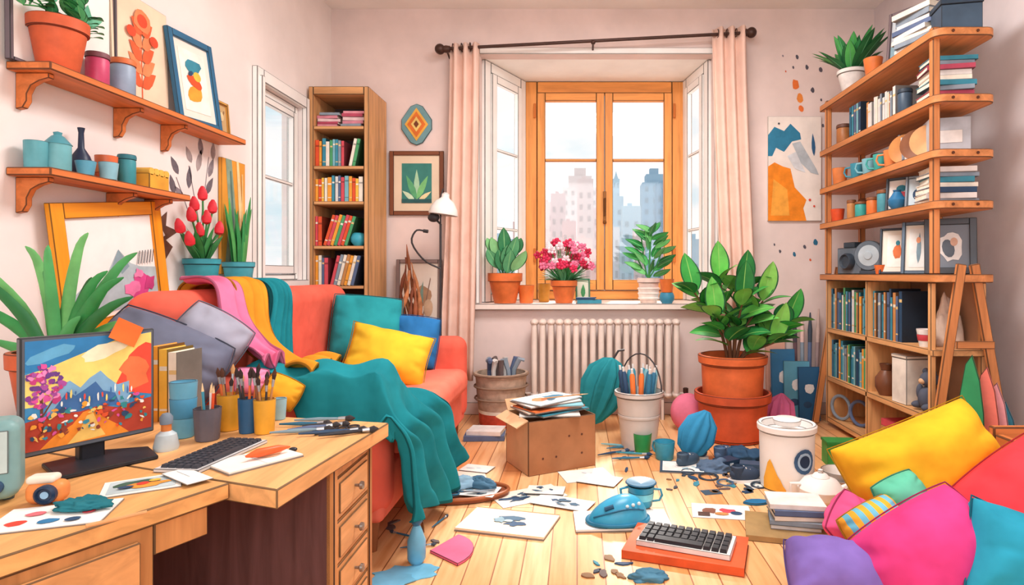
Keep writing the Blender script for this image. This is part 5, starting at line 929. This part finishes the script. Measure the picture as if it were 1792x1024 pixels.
b=MB(); b.box((.01,.035,.07),(.06,.03,.13),sb); b.obj('stand_neck',e,bev=.005); b=MB(); b.prism([(-.12,-.09),(.1,-.12),(.14,.0),(.06,.08),(-.08,.08)],0,.012,sb); b.obj('stand_base',e,bev=.004)
b=MB(); b.prism(rc(-.036,-.03,.036,.03),0,.002,m('#E8702F',.7),Matrix.Rotation(pi/2,4,'X')); T=Vector((math.cos(mz),math.sin(mz)))
b.obj('sticky_note',None,'orange sticky note on the monitor corner','sticky note',(-1.305+T.x*.075+.010,1.64+T.y*.075-.004,DZ+.052+.295),(-.1,.5,mz))
e=pot_parent('potted_aloe','large green strap leaved plant behind the monitor','potted plant',(-1.64,1.93,DZ),.09,.12,.27,'#C9603A',.05,.01); b=MB()
for i,(dx,tz) in enumerate([(-.28,.42),(-.25,.30),(-.20,.50),(-.13,.60),(-.06,.52),(.0,.60),(.06,.50),(.10,.64),(.16,.52),(.20,.58),(.25,.44),(.17,.36),(-.16,.34),(.10,.38),(-.02,.42),(-.30,.55),(.22,.50),(-.1,.45)]):
    dyy=.05*math.sin(i*2.3); P=curve([(dx*.1,dyy*.2,.2),(dx*.35,dyy*.6,.2+(tz-.2)*.5),(dx*.75,dyy,tz*.92),(dx*1.05,dyy,tz)],10); b.tube(P,[.014,.02,.022,.022,.021,.019,.017,.014,.011,.007,.002],m(['#35924C','#4FA860','#27763E','#70BC6E'][i%4],.45,.2,10),8,.45,(0,1,0))
b.obj('leaves',e)
for i,c in enumerate(['#F2A33A','#F5C04A','#F2E8D8']): book(c,.03,.26-.01*i,.14,(-1.475+.032*i,2.10,DZ),0,0,'orange file books behind the monitor','tall %s file book standing on desk'%cname[c])
def dg_(px,py): return G(px,py,DZ)
cup('cup','tall light blue tumbler on desk','cup','#6FB4D0',.030,.039,.175,dg_(321,765),band='#4F98BC')
x,y,_=dg_(363,770); cup('pencil_cup','dark grey speckled pen cup on desk','pen cup','#625E68',.033,.038,.10,(x,y,DZ),rib=.02,nr=12)
for k in range(5): pencil((x+.01*math.cos(k*1.6),y+.01*math.sin(k*1.6),DZ+.014),(.14*math.sin(k*1.3+2),.14*math.cos(k*1.3),0),.16,['#E4572E','#2C4A6B','#F2A33A','#3B8EA5','#E8E4E0'][k],'pencils in the grey cup','sharpened pencil standing in grey cup')
for (px,py,c,l,r,h) in((402,752,'#EFA834','yellow',.038,.118),(434,757,'#2F5F88','dark blue',.03,.112),(463,758,'#EBAC3A','golden',.033,.11)):
    x,y,_=dg_(px,py); cup('brush_holder','%s brush holder cup on desk'%l,'brush holder',c,r*.88,r,h,(x,y,DZ))
    for k in range(8): a=k*.9; rr=r*.4; brush((x+rr*.5*math.cos(a),y+rr*.5*math.sin(a),DZ+.014),R.uniform(.16,.21),(-.14*math.sin(a),.14*math.cos(a),0),R.choice(['#C98B52','#8A5330','#E4733A','#3A3638']),R.choice(['#5A3424','#3A2A28','#D9A06A']),'brushes in the %s holder'%l,'wooden paintbrush in the %s holder'%l,r=.0038)
x,y,_=dg_(489,734); cup('cup','small pale blue glass near brush holders','cup','#9FCBD8',.02,.024,.075,(x,y,DZ))
x,y,_=dg_(291,787); e=E('ink_bottle','pale grey ink bottle with orange neck','bottle',(x,y,DZ)); b=MB(); b.lathe([(.03,0),(.033,.01),(.026,.045),(.014,.055),(0,.055)],m('#BFCDD2',.4)); b.obj('body',e); b=MB(); b.lathe([(.013,.055),(.013,.075),(0,.075)],m('#D9803F')); b.lathe([(.016,.075),(.017,.095),(.01,.105),(0,.108)],m('#7A8896')); b.obj('cap',e)
keyboard((-1.012,1.70,DZ+.0005),math.radians(84),.29,.125,'slim white keyboard with dark keys','#3C3E47','#D0CECE',5,13,.010)
x,y,_=dg_(450,806); sheet('notebook','open white notebook page with drawing on desk',.20,.135,'#F3EEE4',[('#C9D4DA',rc(.48,.02,.5,.98)),('#F0C8A0',bl(.7,.5,.15,.2,12,0,.2,2))],(x+.0,y-.01,DZ+.0005),math.radians(55),.008,'notebook')
b=MB(); b.tube([(0,0,0),(.03,0,.002),(.09,0,.002),(.12,0,0)],[.003,.012,.01,.002],m('#E8642F',.4),10); b.obj('craft_knife',None,'orange handled craft knife on the notebook','knife',(x-.01,y-.04,DZ+.0225),(0,0,.9))
for i,(px,py,a,c,l) in enumerate([(560,748,.2,'#3A3638','black'),(535,755,.45,'#5B6C8F','slate'),(520,745,.1,'#2F6F8F','blue'),(590,765,.5,'#2C2E36','black'),(505,760,.3,'#7F9AA8','grey'),(545,738,.15,'#7F9AA8','grey'),(555,762,.3,'#2C4A6B','navy')]):
    x,y,_=dg_(px,py); brush((x-.05,y-.02,DZ+.010),.15+.01*i,(0,pi/2,a),c,'#3A3638','tools on the desk corner','%s handled brush lying on desk'%l,r=.006)
x,y,_=dg_(598,750); b=MB()
for s in(-1,1): b.tube([(s*.02+.017*math.cos(a*pi/7),.017*math.sin(a*pi/7),.003) for a in range(15)],.003,sb,6)
b.tube([(-.037,0,.003),(-.11,-.02,.003)],.004,sb); b.tube([(-.037,0,.003),(-.11,.01,.003)],.004,sb); b.obj('scissors',None,'black handled scissors on desk corner','scissors',(x+.02,y,DZ+.001),(0,0,.7))
x,y,_=dg_(513,790); b=MB(); b.sph((0,0,.006),(.012,.009,.006),sb); b.obj('eraser',None,'small black eraser on the desk','eraser',(x,y,DZ))
x,y,_=dg_(250,850); sheet('photo_print','photo print of orange street scene',.16,.12,'#F3EFE7',[('#B8C8CC',rc(.08,.1,.92,.9)),('#3F5F50',bl(.4,.6,.25,.2,12,0,.3,1)),('#E8933A',bl(.55,.4,.25,.18,12,0,.3,2)),('#D9402F',bl(.5,.5,.08,.1)),('#F2C04A',bl(.65,.6,.08,.08)),('#2C4A6B',bl(.3,.35,.1,.08))],(x,y,DZ+.0005),.55)
x,y,_=dg_(330,842); sheet('paper_sheet','blank white paper strip on desk',.14,.06,'#F3EFE9',[('#8C9AA8',ln(.1,.5,.6,.5,.02))],(x-.01,y+.01,DZ+.008),-.6,.002)
x,y,_=dg_(100,912); sheet('paint_palette','white palette sheet with red and blue paint blots',.20,.14,'#F5F2EC',[('#E84A3A',bl(.22,.3,.09,.11,14,0,.1,1)),('#2F76A5',bl(.5,.25,.09,.1,14,0,.1,2)),('#E8707A',bl(.3,.62,.09,.09,14,0,.1,3)),('#2C4A6B',bl(.72,.2,.07,.08)),('#D43F4A',bl(.8,.45,.06,.07))],(x-.02,y+.02,DZ+.0005),.35,.004,'palette')
x,y,_=dg_(146,893); cloth('crumpled_rag','flat crumpled dark teal rag on the palette','rag','#2A7480',.055,.034,.018,(x,y,DZ+.0095),5,amp=.45)
b=MB(); b.tube([(0,0,0),(.1,0,0)],.004,m('#D9A06A'),8); b.obj('wooden_stick',None,'short wooden stick on desk edge','stick',(dg_(150,932)[0],dg_(150,932)[1],DZ+.0125),(0,0,.8))
x,y,_=dg_(70,886); e=E('toy_camera','rounded orange and white toy camera with dark lens','toy camera',(x,y+.02,DZ),.25); b=MB(); b.bb(-.038,.038,-.022,.024,.002,.05,m('#F0924E',.45)); b.obj('camera_body',e,bev=.018,seg=4); b=MB(); b.bb(-.036,.020,-.018,.020,.046,.064,m('#F7E6D4',.45)); b.obj('camera_top',e,bev=.014,seg=4,label='white rounded camera top'); b=MB(); b.lathe([(.021,0),(.021,.010),(.016,.014),(.013,.008),(0,.008)],m('#22344E',.3),(.008,-.020,.026),20,(pi/2,0,0)); b.obj('lens',e); b=MB(); b.lathe([(.008,.0),(.008,.002),(0,.002)],m('#8FB4D0',.3),(.008,-.0285,.026),14,(pi/2,0,0)); b.obj('lens_glass',e)
e=E('radio','rounded grey teal retro radio with pale front','radio',(-1.325,1.36,DZ),.6); b=MB(); b.bb(-.065,.065,-.05,.05,.008,.185,m('#7FA8A8',.4)); b.obj('radio_body',e,bev=.026,seg=5); b=MB(); b.bb(-.048,.048,-.054,-.05,.07,.165,m('#C4D8D6',.4)); b.obj('front_panel',e,bev=.004); b=MB(); b.lathe([(.016,0),(.014,.012),(0,.012)],m('#2C4A6B'),(.025,-.05,.042),16,(pi/2,0,0)); b.obj('dial',e)
for s in(-1,1):
    b=MB(); b.lathe([(.01,0),(.012,.012)],m('#4A5A5A'),(s*.04,0,0),10); b.obj('foot',e)
# ---------------------------------------------------------------- LIGHT / CAMERA / WORLD
w=bpy.data.worlds.new('world'); bpy.context.scene.world=w; w.use_nodes=True; nt=w.node_tree; bg=nt.nodes['Background']
tc=nt.nodes.new('ShaderNodeTexCoord'); nz=nt.nodes.new('ShaderNodeTexNoise'); nz.inputs['Scale'].default_value=5; nz.inputs['Detail'].default_value=4
mp=nt.nodes.new('ShaderNodeMapping'); mp.inputs['Scale'].default_value=(1,1,2.5); nt.links.new(tc.outputs['Generated'],mp.inputs[0]); nt.links.new(mp.outputs[0],nz.inputs['Vector'])
cr=nt.nodes.new('ShaderNodeValToRGB'); cr.color_ramp.elements[0].position=.34; cr.color_ramp.elements[0].color=lin('#DCEEF5')+[1]; cr.color_ramp.elements[1].position=.5; cr.color_ramp.elements[1].color=(1,.99,.98,1)
nt.links.new(nz.outputs['Fac'],cr.inputs[0]); nt.links.new(cr.outputs[0],bg.inputs['Color']); bg.inputs['Strength'].default_value=1.1
def light(kind,name,loc,rot,en,size=1,col=(1,1,1),sy=None):
    l=bpy.data.lights.new(name,kind); l.energy=en; l.color=col
    if kind=='AREA':
        l.size=size
        if sy: l.shape='RECTANGLE'; l.size_y=sy
    else: l.angle=size
    o=bpy.data.objects.new(name,l); link(o); o.location=loc; o.rotation_euler=rot; return o
light('SUN','sun',(0,8,6),(math.radians(-50),0,math.radians(-6)),5.2,.12,(1,.95,.87))
light('AREA','overhead_fill',(.3,2.9,3.25),(0,0,0),90,1.2,(1,.98,.96),1.2)  # added overhead fill to brighten the room, out of view, no fixture there
light('AREA','rear_fill',(.4,-1.0,2.2),(math.radians(78),0,0),42,2.6,(1,.98,.97),1.6)  # added soft fill from behind the camera, stands for no lamp in the room
cam=bpy.data.cameras.new('camera'); co=bpy.data.objects.new('camera',cam); link(co); co.location=(0,0,H); co.rotation_euler=(pi/2,0,0)
cam.sensor_width=36; cam.lens=F/1792*36; cam.shift_x=-(VX-896)/1792; cam.shift_y=-(512-VY)/1792; cam.clip_start=.02; cam.clip_end=500
sc_=bpy.context.scene; sc_.camera=co; sc_.view_settings.view_transform='Standard'; sc_.view_settings.look='None'
